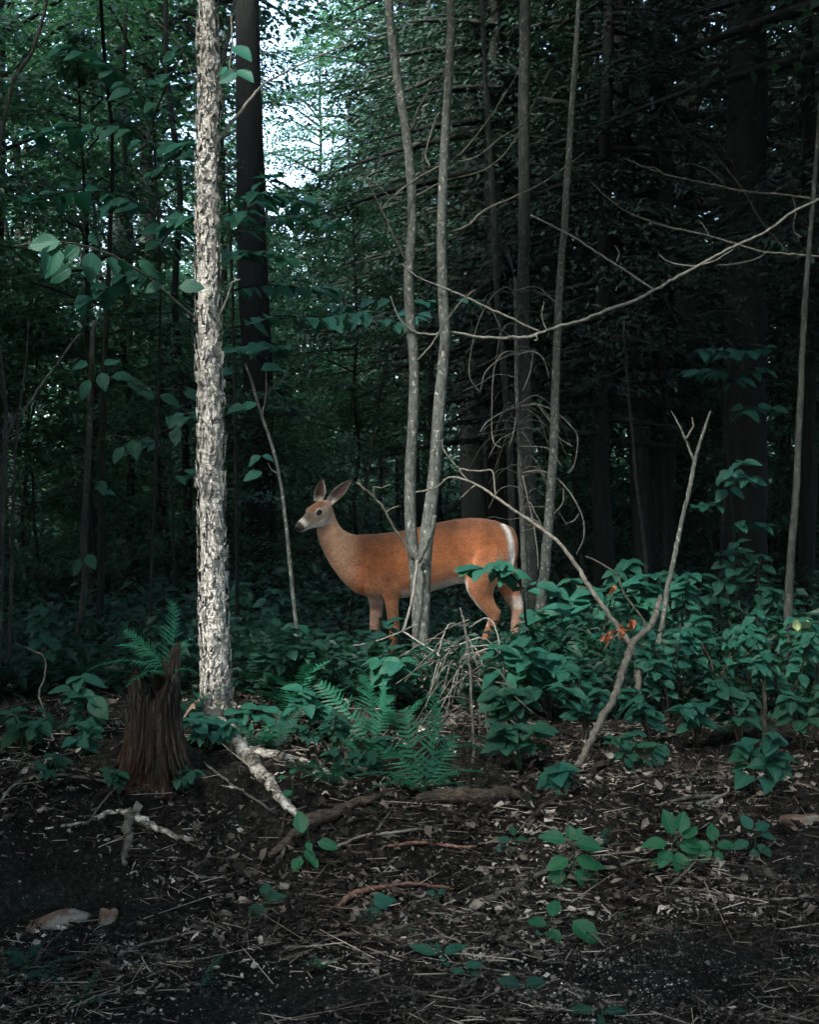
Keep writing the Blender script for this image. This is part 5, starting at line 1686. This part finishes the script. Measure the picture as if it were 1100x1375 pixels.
def litter():
    rr = np.random.default_rng(77)

    def scatter(n, y0, y1, pw, patch=True):
        y = y0 + (y1 - y0) * rr.random(n) ** pw
        x = (rr.random(n) * 2 - 1) * (0.30 * y + 0.4)
        if patch:
            keep = rr.random(n) < 0.45 + 0.55 * np.sin(x * 2.7 + 1.5 * np.sin(y * 2.1)) * np.sin(y * 3.3 + 1.7 * np.sin(x * 1.3))
            x, y = x[keep], y[keep]
        return x, y
    # dead leaves
    x, y = scatter(120000, 4.3, 12.5, 1.3)
    n = len(x)
    hd = rr.uniform(0, 6.28, n)
    pt = rr.normal(0, .38, n)
    d = np.stack([np.cos(hd) * np.cos(pt), np.sin(hd) * np.cos(pt), np.sin(pt)], 1)
    nn = np.stack([rr.normal(0, .5, n), rr.normal(-.15, .5, n), np.ones(n)], 1)
    ln = np.minimum(rr.gamma(2.0, 0.0105, n) + 0.006, 0.07) * sstep(3.0, 6.0, y)
    pos = np.stack([x, y, gz(x, y) + rr.uniform(0.004, 0.022, n)], 1)
    x_ = np.cross(d, nn)
    x_ /= np.linalg.norm(x_, axis=1)[:, None]
    n2 = np.cross(x_, d)
    wd = ln * rr.uniform(.25, .7, n)
    rows_ = []
    curl = rr.normal(0, .9, n)
    for t, wf in ((0, .12), (.3, .8), (.65, .9), (1.0, .1)):
        for u in (-1, 0, 1):
            w_ = wf * u * (1 + 0.35 * rr.normal(0, 1, n)) * 0.5
            z_ = abs(u) * wf * 0.3 * np.abs(curl) * wd + curl * (t - .5) ** 2 * ln * 0.8 + rr.normal(0, .06, n) * ln
            rows_.append(pos + d * (ln * (t + 0.06 * rr.normal(0, 1, n)))[:, None] + x_ * (wd * w_)[:, None] + n2 * z_[:, None])
    V = np.stack(rows_, 1).reshape(-1, 3)
    F = np.concatenate([np.arange(n)[:, None] * 12 + np.array([r * 3 + c, r * 3 + c + 1, r * 3 + c + 4, r * 3 + c + 3]) for r in range(3) for c in range(2)])
    tag(link('leaf_litter', mesh('leaf_litter', V, F, M['litter'], False)), 'dry dead leaves scattered over the bank', 'litter', kind='stuff')
    # fine twigs and pine needles
    x, y = scatter(26000, 4.3, 10.5, 1.2)
    n = len(x)
    hd = rr.uniform(0, 6.28, n)
    L = rr.gamma(2.0, 0.028, n) + 0.02
    L = np.where(rr.random(n) < 0.05, L * 4.0, L)
    c = np.stack([x, y, gz(x, y) + rr.uniform(0.006, 0.03, n)], 1)
    dv = np.stack([np.cos(hd), np.sin(hd), rr.normal(0, .12, n)], 1) * L[:, None] * 0.5
    w = rr.uniform(0.0008, 0.0021, n)[:, None]
    sdv = np.stack([-np.sin(hd), np.cos(hd), np.zeros(n)], 1) * w
    upv = np.array([0, 0, 1.0]) * w
    V = np.stack([c - dv + sdv, c - dv - sdv, c - dv + upv * 1.6, c + dv + sdv, c + dv - sdv, c + dv + upv * 1.6], 1).reshape(-1, 3)
    base = np.arange(n)[:, None] * 6
    F = np.concatenate([base + np.array([0, 3, 5, 2]), base + np.array([2, 5, 4, 1]), base + np.array([1, 4, 3, 0])])
    tag(link('twig_litter', mesh('twig_litter', V, F, M['needles'], False)), 'fine twigs and dead needles strewn over the bank', 'litter', kind='stuff')
    # grit of the path
    n = 80000
    y = 3.9 + 2.3 * rr.random(n)
    x = (rr.random(n) * 2 - 1) * (0.30 * y + 0.3)
    keep = rr.random(n) < sstep(-0.9, 0.5, x) * sstep(6.1, 5.3, y) * (0.5 + 0.5 * np.sin(x * 5 + 2 * np.sin(y * 4)) * np.sin(y * 6)) + 0.10
    x, y = x[keep], y[keep]
    n = len(x)
    r = np.minimum(rr.gamma(1.6, 0.0014, n) + 0.0009, 0.009)
    ctr = np.stack([x, y, gz(x, y) + r * 0.4], 1)
    oct_ = np.array([[1, 0, 0], [0, 1, 0], [-1, 0, 0], [0, -1, 0], [0, 0, .8], [0, 0, -.8]], float)
    V = ctr[:, None, :] + oct_[None] * r[:, None, None] * rr.uniform(.6, 1.3, (n, 6, 1))
    b = np.arange(n)[:, None] * 6
    F = np.concatenate([b + np.array(q) for q in ([0, 1, 4], [1, 2, 4], [2, 3, 4], [3, 0, 4], [1, 0, 5], [2, 1, 5], [3, 2, 5], [0, 3, 5])])
    tag(link('gravel', mesh('gravel', V.reshape(-1, 3), F, M['pebble'], False)), 'pale grit and gravel of the path edge', 'gravel', kind='stuff')
    # tiny green seedlings and moss leaves low on the bank
    x, y = scatter(9000, 4.6, 9.5, 1.1)
    n = len(x)
    g = np.sin(x * 6.1 + 2) * np.sin(y * 7.3 + 1)
    x, y = x[g > .25], y[g > .25]
    n = len(x)
    hd = rr.uniform(0, 6.28, n)
    pt = rr.normal(0.1, .4, n)
    d = np.stack([np.cos(hd) * np.cos(pt), np.sin(hd) * np.cos(pt), np.sin(pt)], 1)
    nn = np.stack([rr.normal(0, .4, n), rr.normal(-.2, .4, n), np.ones(n)], 1)
    ln = rr.uniform(0.008, 0.026, n)
    V, F = quads_cloud(np.stack([x, y, gz(x, y) + rr.uniform(0.01, 0.05, n)], 1), d, nn, ln, ln * .6)
    tag(link('ground_cover', mesh('ground_cover', V, F, M['under'], False)), 'tiny green plants and moss creeping over the bank', 'ground cover', kind='stuff')


litter()

# ------------------------------------------------------------------ ferns
fern('largest bright fern in the middle below the twin trunks', 570, 1062, 140, 0, 'fern', [(72, 62, 1.0, 0, -50), (112, 52, 0.95, 0, 40), (165, 22, 0.75, 1, 0), (20, 30, 0.62, 1, 0), (215, 24, 0.62, 1, 0), (330, 22, 0.60, 1, 10), (275, 28, 0.62, 1, 0), (135, 38, .85, 2, 20), (50, 40, 0.8, 2, -20)])
fern('bright fern reaching left behind the large fern', 500, 1000, 120, 0, 'fern', [(150, 42, 1.0, 0, 35), (100, 55, 0.9, 0, -30), (60, 50, .8, 2, -40), (190, 20, .85, 1, 0), (250, 18, .8, 1, 0), (310, 22, .7, 1, 0)])
fern('low fern between the birch root and bright ferns', 372, 1010, 80, 5, 'fern_dark')
fern('dark fern tucked behind the birch foot on the right', 352, 925, 90, 6, 'fern_dark')
fern('dim fern under the slender sapling left of the deer', 322, 905, 95, 6, 'fern_dark')
fern('leafy fern leaning over the foot of the slender sapling', 395, 960, 95, 7, 'fern')
fern('fern half hidden between the birch and the slender sapling', 350, 895, 105, 7, 'fern')
fern('fern under the deer chest behind the bright fern', 455, 935, 85, 6, 'fern_dark')
fern('fern left of the twin trunk foot above the large fern', 535, 985, 85, 6, 'fern')
fern('low fern at the edge of the bank below the bright left fern', 440, 1060, 70, 6, 'fern_dark')
fern('fern in the gloom at left between stump and dead twig', 130, 930, 90, 6, 'fern_dark')
fern('fern by the brushwood under the dark leaved shrub', 672, 1020, 70, 6, 'fern_dark')
fern('fern in the middle of the right thicket shade', 985, 985, 70, 6, 'fern_dark')
fern('dim fern at the left edge in front of the forked sapling', 25, 925, 100, 7, 'fern_dark')
fern('fern in the gloom between crooked sapling and the birch', 190, 905, 95, 7, 'fern_dark')
fern('low fern left of the clump of leaves at birch foot', 255, 965, 70, 6, 'fern_dark')
fern('fern standing behind the whorled oval leaved plant', 420, 925, 95, 7, 'fern')
fern('fern spreading under the three leaved plant by birch root', 345, 1005, 70, 7, 'fern')
fern('fern beside the dark bush left of the large fern', 495, 1040, 80, 6, 'fern')
fern('small pale green fern tip beside the second birch root', 410, 1036, 36, 4, 'fern')
fern('tall fern growing from the top of the rotten stump', 0, 0, 105, 0, 'fern', [(80, 66, 1.0, 0, -60), (150, 35, .9, 1, 0), (200, 22, .95, 1, 0), (40, 50, .6, 2, -20), (240, 10, .7, 1, 0), (175, 48, .8, 0, 30), (350, 15, .5, 1, 0)], base=sb + [0.06, 0.0, 0.46])
fern('dark fern standing in the gloom behind the stump', 235, 900, 100, 6, 'fern_dark')
fern('small dim fern frond cluster left of the stump', 70, 985, 60, 5, 'fern_dark')
fern('single dark fern with one raised frond at the bottom left', 268, 1335, 62, 0, 'fern_dark', [(45, 48, 1.0, 0, 0), (110, 12, .5, 1, 0), (300, 10, .4, 1, 0)])
fern('dim broad fern in the bottom left corner', 30, 1318, 100, 7, 'fern_dark', pitch=(0.1, 0.6))
fern('tiny fern in the dark bottom middle', 432, 1308, 32, 5, 'fern')
fern('faint fern left of the tiny fern in the dark', 110, 1350, 60, 6, 'fern_dark', pitch=(0.1, 0.7))
fern('dark fern under the right thicket behind the snag', 850, 900, 90, 6, 'fern_dark')
fern('pale little fern beside the tall leafy seedling', 800, 1145, 45, 4, 'fern_dark')

# ------------------------------------------------------------------ shrubs: the thicket right of the deer
S = 'shrub'
thicket = [
    ('shrub with heart shaped toothed leaves right of the deer hock', 732, 905, 118, 34, 3, 4, 0.14, 'heart', 'leaf_mid'),
    ('shrub with drooping heart leaves right of the deer', 765, 920, 135, 60, 3, 4, 0.145, 'heart', 'leaf_mid'),
    ('tall dim shrub in front of the leaning pale sapling', 800, 900, 150, 60, 4, 5, 0.12, 'ovate', 'leaf_deep'),
    ('tall leafy shrub beside the thick dark trunk', 858, 890, 150, 55, 4, 5, 0.125, 'heart', 'leaf_mid'),
    ('shrub of large leaves left of the leaning snag', 890, 900, 160, 60, 4, 5, 0.14, 'heart', 'leaf_mid'),
    ('dim shrub of drooping leaves right of the leaning snag', 930, 895, 170, 60, 4, 5, 0.12, 'ovate', 'leaf_deep'),
    ('shrub with two raised round leaves in front of the deer', 690, 965, 96, 50, 3, 3, 0.13, 'heart', 'leaf_mid'),
    ('low spreading shrub under the two raised round leaves', 740, 965, 110, 65, 4, 4, 0.12, 'heart', 'leaf_mid'),
    ('low shrub with small oval leaves under the orange dead leaves', 790, 960, 85, 55, 4, 4, 0.085, 'ovate', 'leaf_mid'),
    ('neat oval leaved shrub left of the broken leaning branch', 782, 1000, 100, 50, 4, 4, 0.09, 'ovate', 'leaf_mid'),
    ('dense shrub right of the broken leaning branch', 900, 965, 120, 60, 5, 5, 0.095, 'ovate', 'leaf_mid'),
    ('dense pale oval leaved shrub in the middle of the right thicket', 950, 950, 125, 65, 5, 5, 0.10, 'ovate', 'leaf_mid'),
    ('upright shrub with rounded light leaves against the gloom', 1008, 935, 140, 45, 4, 5, 0.095, 'ovate', 'leaf_mid'),
    ('leafy shrub at the far right edge of the thicket', 1085, 950, 130, 45, 4, 5, 0.105, 'ovate', 'leaf_mid'),
    ('shrub in front of the curving grey trunk', 1050, 960, 115, 55, 4, 5, 0.10, 'ovate', 'leaf_mid'),
    ('low shrub drooping over the litter below the snag', 880, 1005, 80, 55, 4, 4, 0.09, 'ovate', 'leaf_mid'),
    ('low shrub with leaf clusters over the pale litter', 935, 1000, 75, 55, 4, 4, 0.09, 'ovate', 'leaf_mid'),
    ('broad leaved shrub beside the short dead stub', 995, 1000, 90, 50, 4, 4, 0.10, 'ovate', 'leaf_deep'),
    ('small drooping shrub over dark stem by the dead stub', 1020, 1075, 95, 48, 3, 4, 0.095, 'heart', 'leaf_mid'),
    ('dark leaved shrub at right edge over the pale litter', 1078, 1005, 85, 50, 3, 4, 0.11, 'ovate', 'leaf_deep'),
    ('dark shrub behind the brushwood under the deer rump', 700, 1000, 85, 55, 4, 4, 0.10, 'heart', 'leaf_deep'),
    ('single low plant with three pointed bright leaves on bank', 745, 1062, 28, 20, 2, 2, 0.11, 'heart', 'leaf_mid'),
    ('dim low plant left of the three pointed bright leaves', 700, 1035, 60, 40, 3, 3, 0.11, 'heart', 'leaf_deep'),
    ('little shrub hanging over bank right of broken branch', 850, 1040, 55, 45, 3, 3, 0.085, 'ovate', 'leaf_deep'),
    ('leafy shrub behind the deer hooves', 606, 900, 40, 40, 3, 2, 0.10, 'heart', 'leaf_deep'),
    ('tall hobblebush against the black trunk at right', 1000, 890, 165, 60, 4, 6, 0.12, 'ovate', 'leaf_deep'),
    ('tall dim shrub between snag and wide black trunk', 965, 880, 175, 60, 3, 6, 0.12, 'ovate', 'leaf_deep'),
    ('dark shrub under the curving grey trunk at right', 1040, 890, 110, 60, 4, 5, 0.11, 'ovate', 'leaf_deep'),
    # left of the twin trunks
    ('shrub with pointed leaves crossing the deer fore legs', 516, 912, 92, 34, 3, 4, 0.105, 'ovate', 'leaf_mid'),
    ('broad leaved shrub under the deer chest', 470, 908, 66, 45, 4, 3, 0.10, 'ovate', 'leaf_deep'),
    ('shrub of oval leaves left of the deer chest', 432, 912, 84, 45, 4, 4, 0.10, 'ovate', 'leaf_deep'),
    ('shrub with big star of leaves above the bright ferns', 525, 960, 70, 45, 3, 3, 0.14, 'ovate', 'leaf_mid'),
    ('whorled oval leaved plant between birch and bright ferns', 405, 985, 62, 45, 3, 3, 0.12, 'ovate', 'leaf_mid'),
    ('plant with three oval leaves just right of birch foot', 332, 985, 45, 26, 2, 2, 0.12, 'ovate', 'leaf_mid'),
    ('low leafy plant at the foot of the slender sapling', 382, 940, 80, 45, 4, 4, 0.105, 'ovate', 'leaf_deep'),
    ('small leaved bush under the bright left fern', 445, 1012, 60, 55, 5, 4, 0.065, 'ovate', 'leaf_deep'),
    ('dark bush in front of the bright left fern', 470, 1045, 55, 50, 4, 4, 0.065, 'ovate', 'leaf_deep'),
    ('leafy bush behind birch at the edge of gloom', 345, 880, 90, 50, 4, 4, 0.11, 'ovate', 'leaf_deep'),
    ('clump of fresh leaves growing at the birch foot', 278, 1005, 45, 30, 5, 3, 0.095, 'ovate', 'leaf_mid'),
    ('dim leafy plant between stump and crooked sapling', 130, 985, 80, 45, 3, 3, 0.12, 'ovate', 'leaf_deep'),
    ('dim plant at the left edge below crooked dead twig', 30, 1015, 60, 45, 3, 3, 0.10, 'ovate', 'leaf_deep'),
    ('low green plant with three light leaves left of stump', 112, 1015, 45, 40, 3, 2, 0.075, 'ovate', 'leaf_mid'),
    ('dim climbing plant standing behind crooked dead twig', 55, 930, 150, 25, 2, 5, 0.10, 'ovate', 'leaf_deep'),
    ('small dark plant growing against the right foot of the stump', 243, 1062, 34, 28, 3, 3, 0.06, 'ovate', 'leaf_deep'),
    ('low dark plant growing against the left foot of the stump', 160, 1064, 30, 30, 3, 3, 0.055, 'ovate', 'leaf_deep'),
    ('dark low plant in front of the stump on the bank', 75, 1055, 40, 50, 3, 3, 0.06, 'ovate', 'leaf_deep'),
]
for (lab, px, py, h, sp, ns, pr, sz, kd, mt) in thicket:
    shrub(lab, 'shrub' if h > 62 else 'plant', px, py, h, sp, ns, pr, sz, kd, mt, 'shrub' if h > 62 else 'plant', stem='twig_dark' if h > 62 else 'green_stem')

# overhanging hobblebush boughs behind the birch and over the deer
def spray(label, D, stem_pts, kind, mat, size, pairs, side=(), foot=True):
    p, r = pxpath(stem_pts, D)
    b = p[0].copy()
    b[2] = float(gz(b[0], b[1]))
    root = thing('hobblebush', label, 'shrub', b)
    a = Acc()
    full = np.vstack([b - [0, 0, .05], p]) if foot else p
    path = a.tube(full, np.concatenate([[r[0] * 1.2], r]) if foot else r, 6, 5, 0.03, rnd.randrange(999), 0.1)
    paths = []
    for sp in side:
        q, rq = pxpath(sp, D - 0.25, D - 0.25 + rnd.uniform(-.5, .5))
        paths.append(a.tube(q, rq, 5, 5, 0, rnd.randrange(999), 0.1))
    link('stem', a.mesh('stem', M['bark_dark'], b), root)
    for q in paths:
        leafy_path(root, b, q, kind, mat, size, pairs, 0.1, droop=(-0.55, 0.1))
    return root


spray('hobblebush with tiers of broad leaves reaching right from behind the birch', 9.6, [(318, 800, 6), (316, 600, 5), (312, 400, 5), (306, 250, 4)], 'ovate', 'leaf_mid', 0.150, 9,
      (((312, 390, 4), (350, 382, 3), (400, 386, 3), (445, 388, 2)), ((314, 440, 4), (360, 425, 3), (420, 425, 3), (490, 420, 2)), ((310, 320, 4), (345, 300, 3), (390, 290, 3), (450, 300, 2)), ((308, 270, 4), (335, 258, 3), (370, 262, 2), (410, 270, 2)),
       ((306, 340, 4), (330, 338, 3), (380, 345, 2)), ((316, 470, 4), (340, 465, 3), (375, 468, 2)), ((309, 300, 3), (330, 285, 3), (360, 240, 2))))
spray('hobblebush tier of leaves hanging just left of twin trunks', 11.0, [(470, 830, 4), (500, 600, 4), (520, 480, 3), (540, 410, 3)], 'ovate', 'leaf_mid', 0.135, 6,
      (((540, 408, 3), (515, 400, 3), (480, 405, 2), (450, 412, 2)), ((545, 425, 3), (560, 420, 3), (545, 432, 2), (515, 432, 2)), ((540, 405, 3), (565, 405, 3), (600, 402, 2), (640, 405, 2)), ((500, 425, 3), (470, 428, 2), (435, 432, 2))))
spray('young understorey bush with large leaves against the bright sky top left', 8.6, [(200, 860, 5), (210, 600, 5), (215, 400, 4), (205, 150, 4)], 'ovate', 'leaf_mid', 0.15, 9,
      (((205, 200, 4), (170, 170, 3), (110, 170, 3), (50, 180, 2)), ((208, 240, 4), (240, 205, 3), (255, 190, 2)), ((210, 290, 4), (170, 265, 3), (110, 255, 3), (40, 270, 2)), ((212, 330, 4), (240, 300, 3), (260, 290, 2)),
       ((205, 160, 4), (225, 110, 3), (250, 60, 2)), ((205, 150, 3), (150, 90, 3), (90, 60, 2)), ((213, 360, 3), (180, 370, 3), (120, 400, 2))))
spray('branch of heart shaped leaves lying across the deer thigh', 9.35, [(712, 880, 5), (706, 830, 4), (702, 790, 4), (692, 775, 3)], 'heart', 'leaf_mid', 0.135, 4,
      (((700, 785, 4), (680, 768, 3), (655, 764, 3), (630, 764, 2)), ((704, 795, 4), (722, 785, 3), (742, 792, 2)), ((690, 776, 3), (680, 762, 2), (668, 757, 2))))
spray('dark leafy bush standing behind the wide trunk at right', 11.5, [(990, 870, 5), (985, 700, 4), (975, 560, 4), (985, 470, 3)], 'ovate', 'leaf_mid', 0.135, 6,
      (((980, 520, 3), (1000, 500, 3), (1025, 495, 2)), ((978, 500, 3), (955, 495, 3), (930, 500, 2)), ((985, 470, 3), (1005, 470, 2), (1030, 465, 2)), ((985, 480, 3), (965, 470, 2), (945, 470, 2)), ((984, 560, 3), (1010, 545, 3), (1040, 550, 2))))
spray('dim bush with leaves at mid height above right thicket', 10.6, [(965, 860, 5), (968, 760, 4), (972, 690, 4), (975, 640, 3)], 'ovate', 'leaf_mid', 0.13, 4,
      (((972, 660, 3), (990, 645, 3), (1008, 642, 2)), ((972, 680, 3), (955, 675, 3), (940, 680, 2)), ((970, 700, 3), (1000, 700, 3), (1030, 705, 2)), ((975, 645, 3), (985, 632, 2), (995, 622, 2))))
spray('dim leafy bush in the darkness left of the birch', 10.8, [(235, 830, 4), (232, 700, 4), (228, 620, 3), (226, 560, 3)], 'ovate', 'leaf_deep', 0.14, 5,
      (((228, 600, 3), (200, 590, 3), (170, 600, 2)), ((228, 640, 3), (250, 630, 3), (262, 635, 2)), ((226, 565, 3), (245, 555, 2), (258, 560, 2))))

# leaves near the birch top
root = thing('twig', 'hanging pair of large dark leaves right of the birch top', 'twig', P(310, 40, 7.5))
o_ = np.array(root.location)
px_part(root, o_, 'stem', ((310, 20, 3), (312, 60, 2.5), (308, 90, 2), (318, 95, 1.5)), 7.5, 'twig_grey', 7.45)
for (px, py, hd, pt, sz) in ((313, 62, 330, -35, .145), (318, 95, 330, -28, .12), (318, 98, 200, -30, .11), (306, 92, 150, -10, .1)):
    put_leaf(root, o_, 'ovate', 'leaf_mid', P(px, py, 7.45), leaf_dir(R(hd), R(pt)), np.array([0.2, -0.8, 0.5]), sz)

# curled orange dead leaves caught on the sloping branch
c0 = P(858, 832, 8.2)
root = thing('dead_leaf_cluster', 'cluster of curled orange dead leaves caught on a branch', 'dead leaves', c0)
px_part(root, c0, 'stem', ((850, 845, 2.5), (838, 848, 2), (822, 858, 1.6), (812, 872, 1.2)), 8.25, 'twig_red', 8.15)
px_part(root, c0, 'stem', ((842, 846, 2), (846, 838, 1.8), (850, 832, 1.2)), 8.25, 'twig_red', 8.15)
for i in range(22):
    t = rnd.random()
    x, y = 850 - 42 * t + rnd.uniform(-3, 3), 834 + 26 * t + rnd.uniform(-5, 4)
    put_leaf(root, c0, 'curl', 'leaf_orange', P(x, y, 8.18), leaf_dir(rnd.uniform(0, 6.28), rnd.uniform(-1.5, -.3)), np.array([rnd.uniform(-.6, .6), -1, .4]), rnd.uniform(.028, .048))
put_leaf(root, c0, 'curl', 'leaf_orange', P(824, 786, 8.2), leaf_dir(4.2, -1.2), np.array([0.3, -1, .4]), .055)
# one shrivelled pale leaf on the far right
c0 = P(1078, 834, 8.6)
root = thing('withered_leaf', 'withered pale green leaf hanging by the curving grey trunk', 'leaf', c0)
for (dx, a, sz) in ((-6, 4.9, .085), (5, 4.4, .095), (8, 4.0, .07)):
    put_leaf(root, c0, 'curl', 'leaf_pale', P(1076 + dx, 832, 8.6), leaf_dir(a, -1.1), np.array([0.4 * (1 if dx > 0 else -1), -1, .2]), sz)
px_part(root, c0, 'stem', ((1070, 832, 2), (1082, 830, 2), (1100, 850, 1.5)), 8.6, 'green_stem', 8.6)
# pale withered leaf at birch foot
c0 = P(283, 995, 7.45)
root = thing('withered_leaf', 'withered cream leaf among the green ones at birch foot', 'leaf', c0)
put_leaf(root, c0, 'ovate', 'leaf_pale', P(289, 985, 7.45), leaf_dir(3.9, -.7), np.array([0.2, -1, .5]), .075)
put_leaf(root, c0, 'curl', 'leaf_brown', P(262, 955, 7.5), leaf_dir(3.0, .2), np.array([0.2, -.5, .8]), .07)
put_leaf(root, c0, 'curl', 'leaf_brown', P(268, 945, 7.5), leaf_dir(2.6, .3), np.array([0.2, -.5, .8]), .06)


# ------------------------------------------------------------------ seedlings on the bank and the path
def seedling(label, px, py, hpx, leaves, mat='leaf_fresh', kind='ovate', dpx=0):
    b = G(px, py)
    root = thing('seedling', label, 'seedling', b)
    D = b[1]
    top = P(px + dpx, py - hpx, D)
    a = Acc()
    a.tube([b - [0, 0, .02], (b + top) / 2 + [0.01, 0, 0], top], [0.004, 0.003, 0.002], 5, 4)
    for (x, y, hd, pt, sz) in leaves:
        p = P(px + x, py + y, D)
        f = min(1, max(0.1, -y / hpx))
        q = b + (top - b) * f
        a.tube([q, (p + q) / 2 + [0, 0, 0.004], p], [0.0018, 0.0016, 0.0012], 4, 2)
        put_leaf(root, b, kind, mat, p, leaf_dir(R(hd), R(pt)), np.array([rnd.uniform(-.15, .15), -0.62, 0.8]), sz)
    link('stem', a.mesh('stem', M['green_stem'], b), root)


seedling('tall seedling with stacked bright leaves on the path bank', 768, 1190, 62, [(0, -62, 100, 60, .065), (-8, -60, 175, 25, .105), (4, -58, 350, -5, .115), (2, -62, 40, 45, .07), (-4, -36, 200, -15, .105), (6, -38, 345, -15, .10), (-10, -22, 215, -30, .10), (6, -22, 320, -35, .10), (14, -14, 345, -25, .09), (-6, -8, 260, -60, .08), (22, -30, 10, 0, .08)])
seedling('bushy bright seedling beside the smaller one', 908, 1172, 50, [(-4, -52, 120, 60, .11), (6, -54, 60, 55, .10), (-12, -40, 190, 5, .105), (4, -36, 350, 0, .10), (12, -38, 10, 10, .10), (-8, -30, 230, -30, .10), (2, -28, 280, -55, .11), (14, -24, 320, -25, .09), (-16, -18, 215, -20, .08), (10, -46, 30, 30, .09), (20, -10, 310, -40, .07)])
seedling('small bright seedling with five leaves right of the bushy one', 958, 1160, 30, [(0, -30, 80, 60, .085), (-3, -24, 175, 5, .075), (5, -24, 355, 5, .085), (-3, -20, 215, -30, .08), (4, -18, 300, -45, .06)])
seedling('dim seedling behind the small bright one', 1012, 1150, 36, [(-2, -36, 130, 45, .08), (4, -34, 30, 20, .085), (10, -30, 0, -5, .075), (-6, -20, 200, -10, .08), (6, -16, 320, -30, .08), (0, -10, 270, -50, .07)], 'leaf_mid')
seedling('seedling with four round bright leaves low on gravel path', 738, 1265, 26, [(4, -34, 75, 35, .085), (-4, -24, 165, 12, .08), (-6, -18, 240, -45, .115), (3, -18, 300, -40, .07)])
root_b = G(775, 1262)
seedling('single large round bright leaf standing right of four leaf seedling', 782, 1258, 20, [(-12, -22, 318, -28, .135)])
seedling('seedling with two bright leaves on the driftwood log', 412, 1165, 58, [(-6, -46, 110, 55, .105), (0, -34, 300, -30, .05), (14, -34, 350, -5, .09), (-2, -24, 320, -40, .07), (-8, -14, 240, -40, .08), (6, -12, 300, -20, .06)])
seedling('lone round leaf plant beside the reddish peeling branch', 500, 1232, 22, [(2, -18, 20, 8, .095), (-2, -14, 290, -60, .085)], 'leaf_mid', 'heart')
seedling('two leaf sprout below the second birch root', 390, 1082, 42, [(0, -42, 60, 40, .05), (-6, -38, 200, 10, .04), (2, -20, 200, -20, .065)])
seedling('broad dark leaved sprout low in the bottom middle', 590, 1290, 12, [(-4, -8, 165, 18, .10), (4, -8, 20, 18, .10), (2, -6, 300, -10, .06), (-1, -10, 100, 40, .05)], 'leaf_mid', 'long')
seedling('small pale sprout at the bottom middle near mossy branch', 628, 1322, 20, [(0, -20, 60, 40, .05), (-4, -16, 170, 10, .05), (4, -14, 340, 0, .045), (0, -8, 260, -30, .05), (5, -22, 20, 20, .045)], 'leaf_mid')
seedling('dark low sprout at the bottom right of middle', 702, 1332, 14, [(-4, -10, 175, 10, .075), (4, -10, 5, 10, .07), (2, -4, 300, -20, .05)], 'leaf_deep')
seedling('dim sprout with round leaf beside the looping fine twig', 356, 1225, 26, [(-4, -10, 220, -50, .10), (4, -16, 20, 10, .08), (0, -24, 90, 40, .06)], 'leaf_deep', 'heart')
seedling('small sprig of leaves on the path right of middle', 690, 1142, 22, [(-4, -14, 180, 10, .06), (4, -14, 0, 10, .06), (0, -20, 90, 40, .06), (-8, -6, 200, -10, .06), (8, -6, 340, -10, .06), (0, -6, 270, -40, .06)], 'leaf_deep')
seedling('dark sprout at the bottom edge right of middle', 805, 1368, 16, [(-6, -10, 170, 10, .085), (6, -8, 10, 5, .08), (0, -6, 280, -20, .06)], 'leaf_deep', 'long')
seedling('tiny sprout at the foot of tall path bank seedling', 586, 1215, 16, [(-2, -12, 150, 20, .045), (2, -6, 250, -50, .055), (3, -14, 30, 30, .04)], 'leaf_mid')
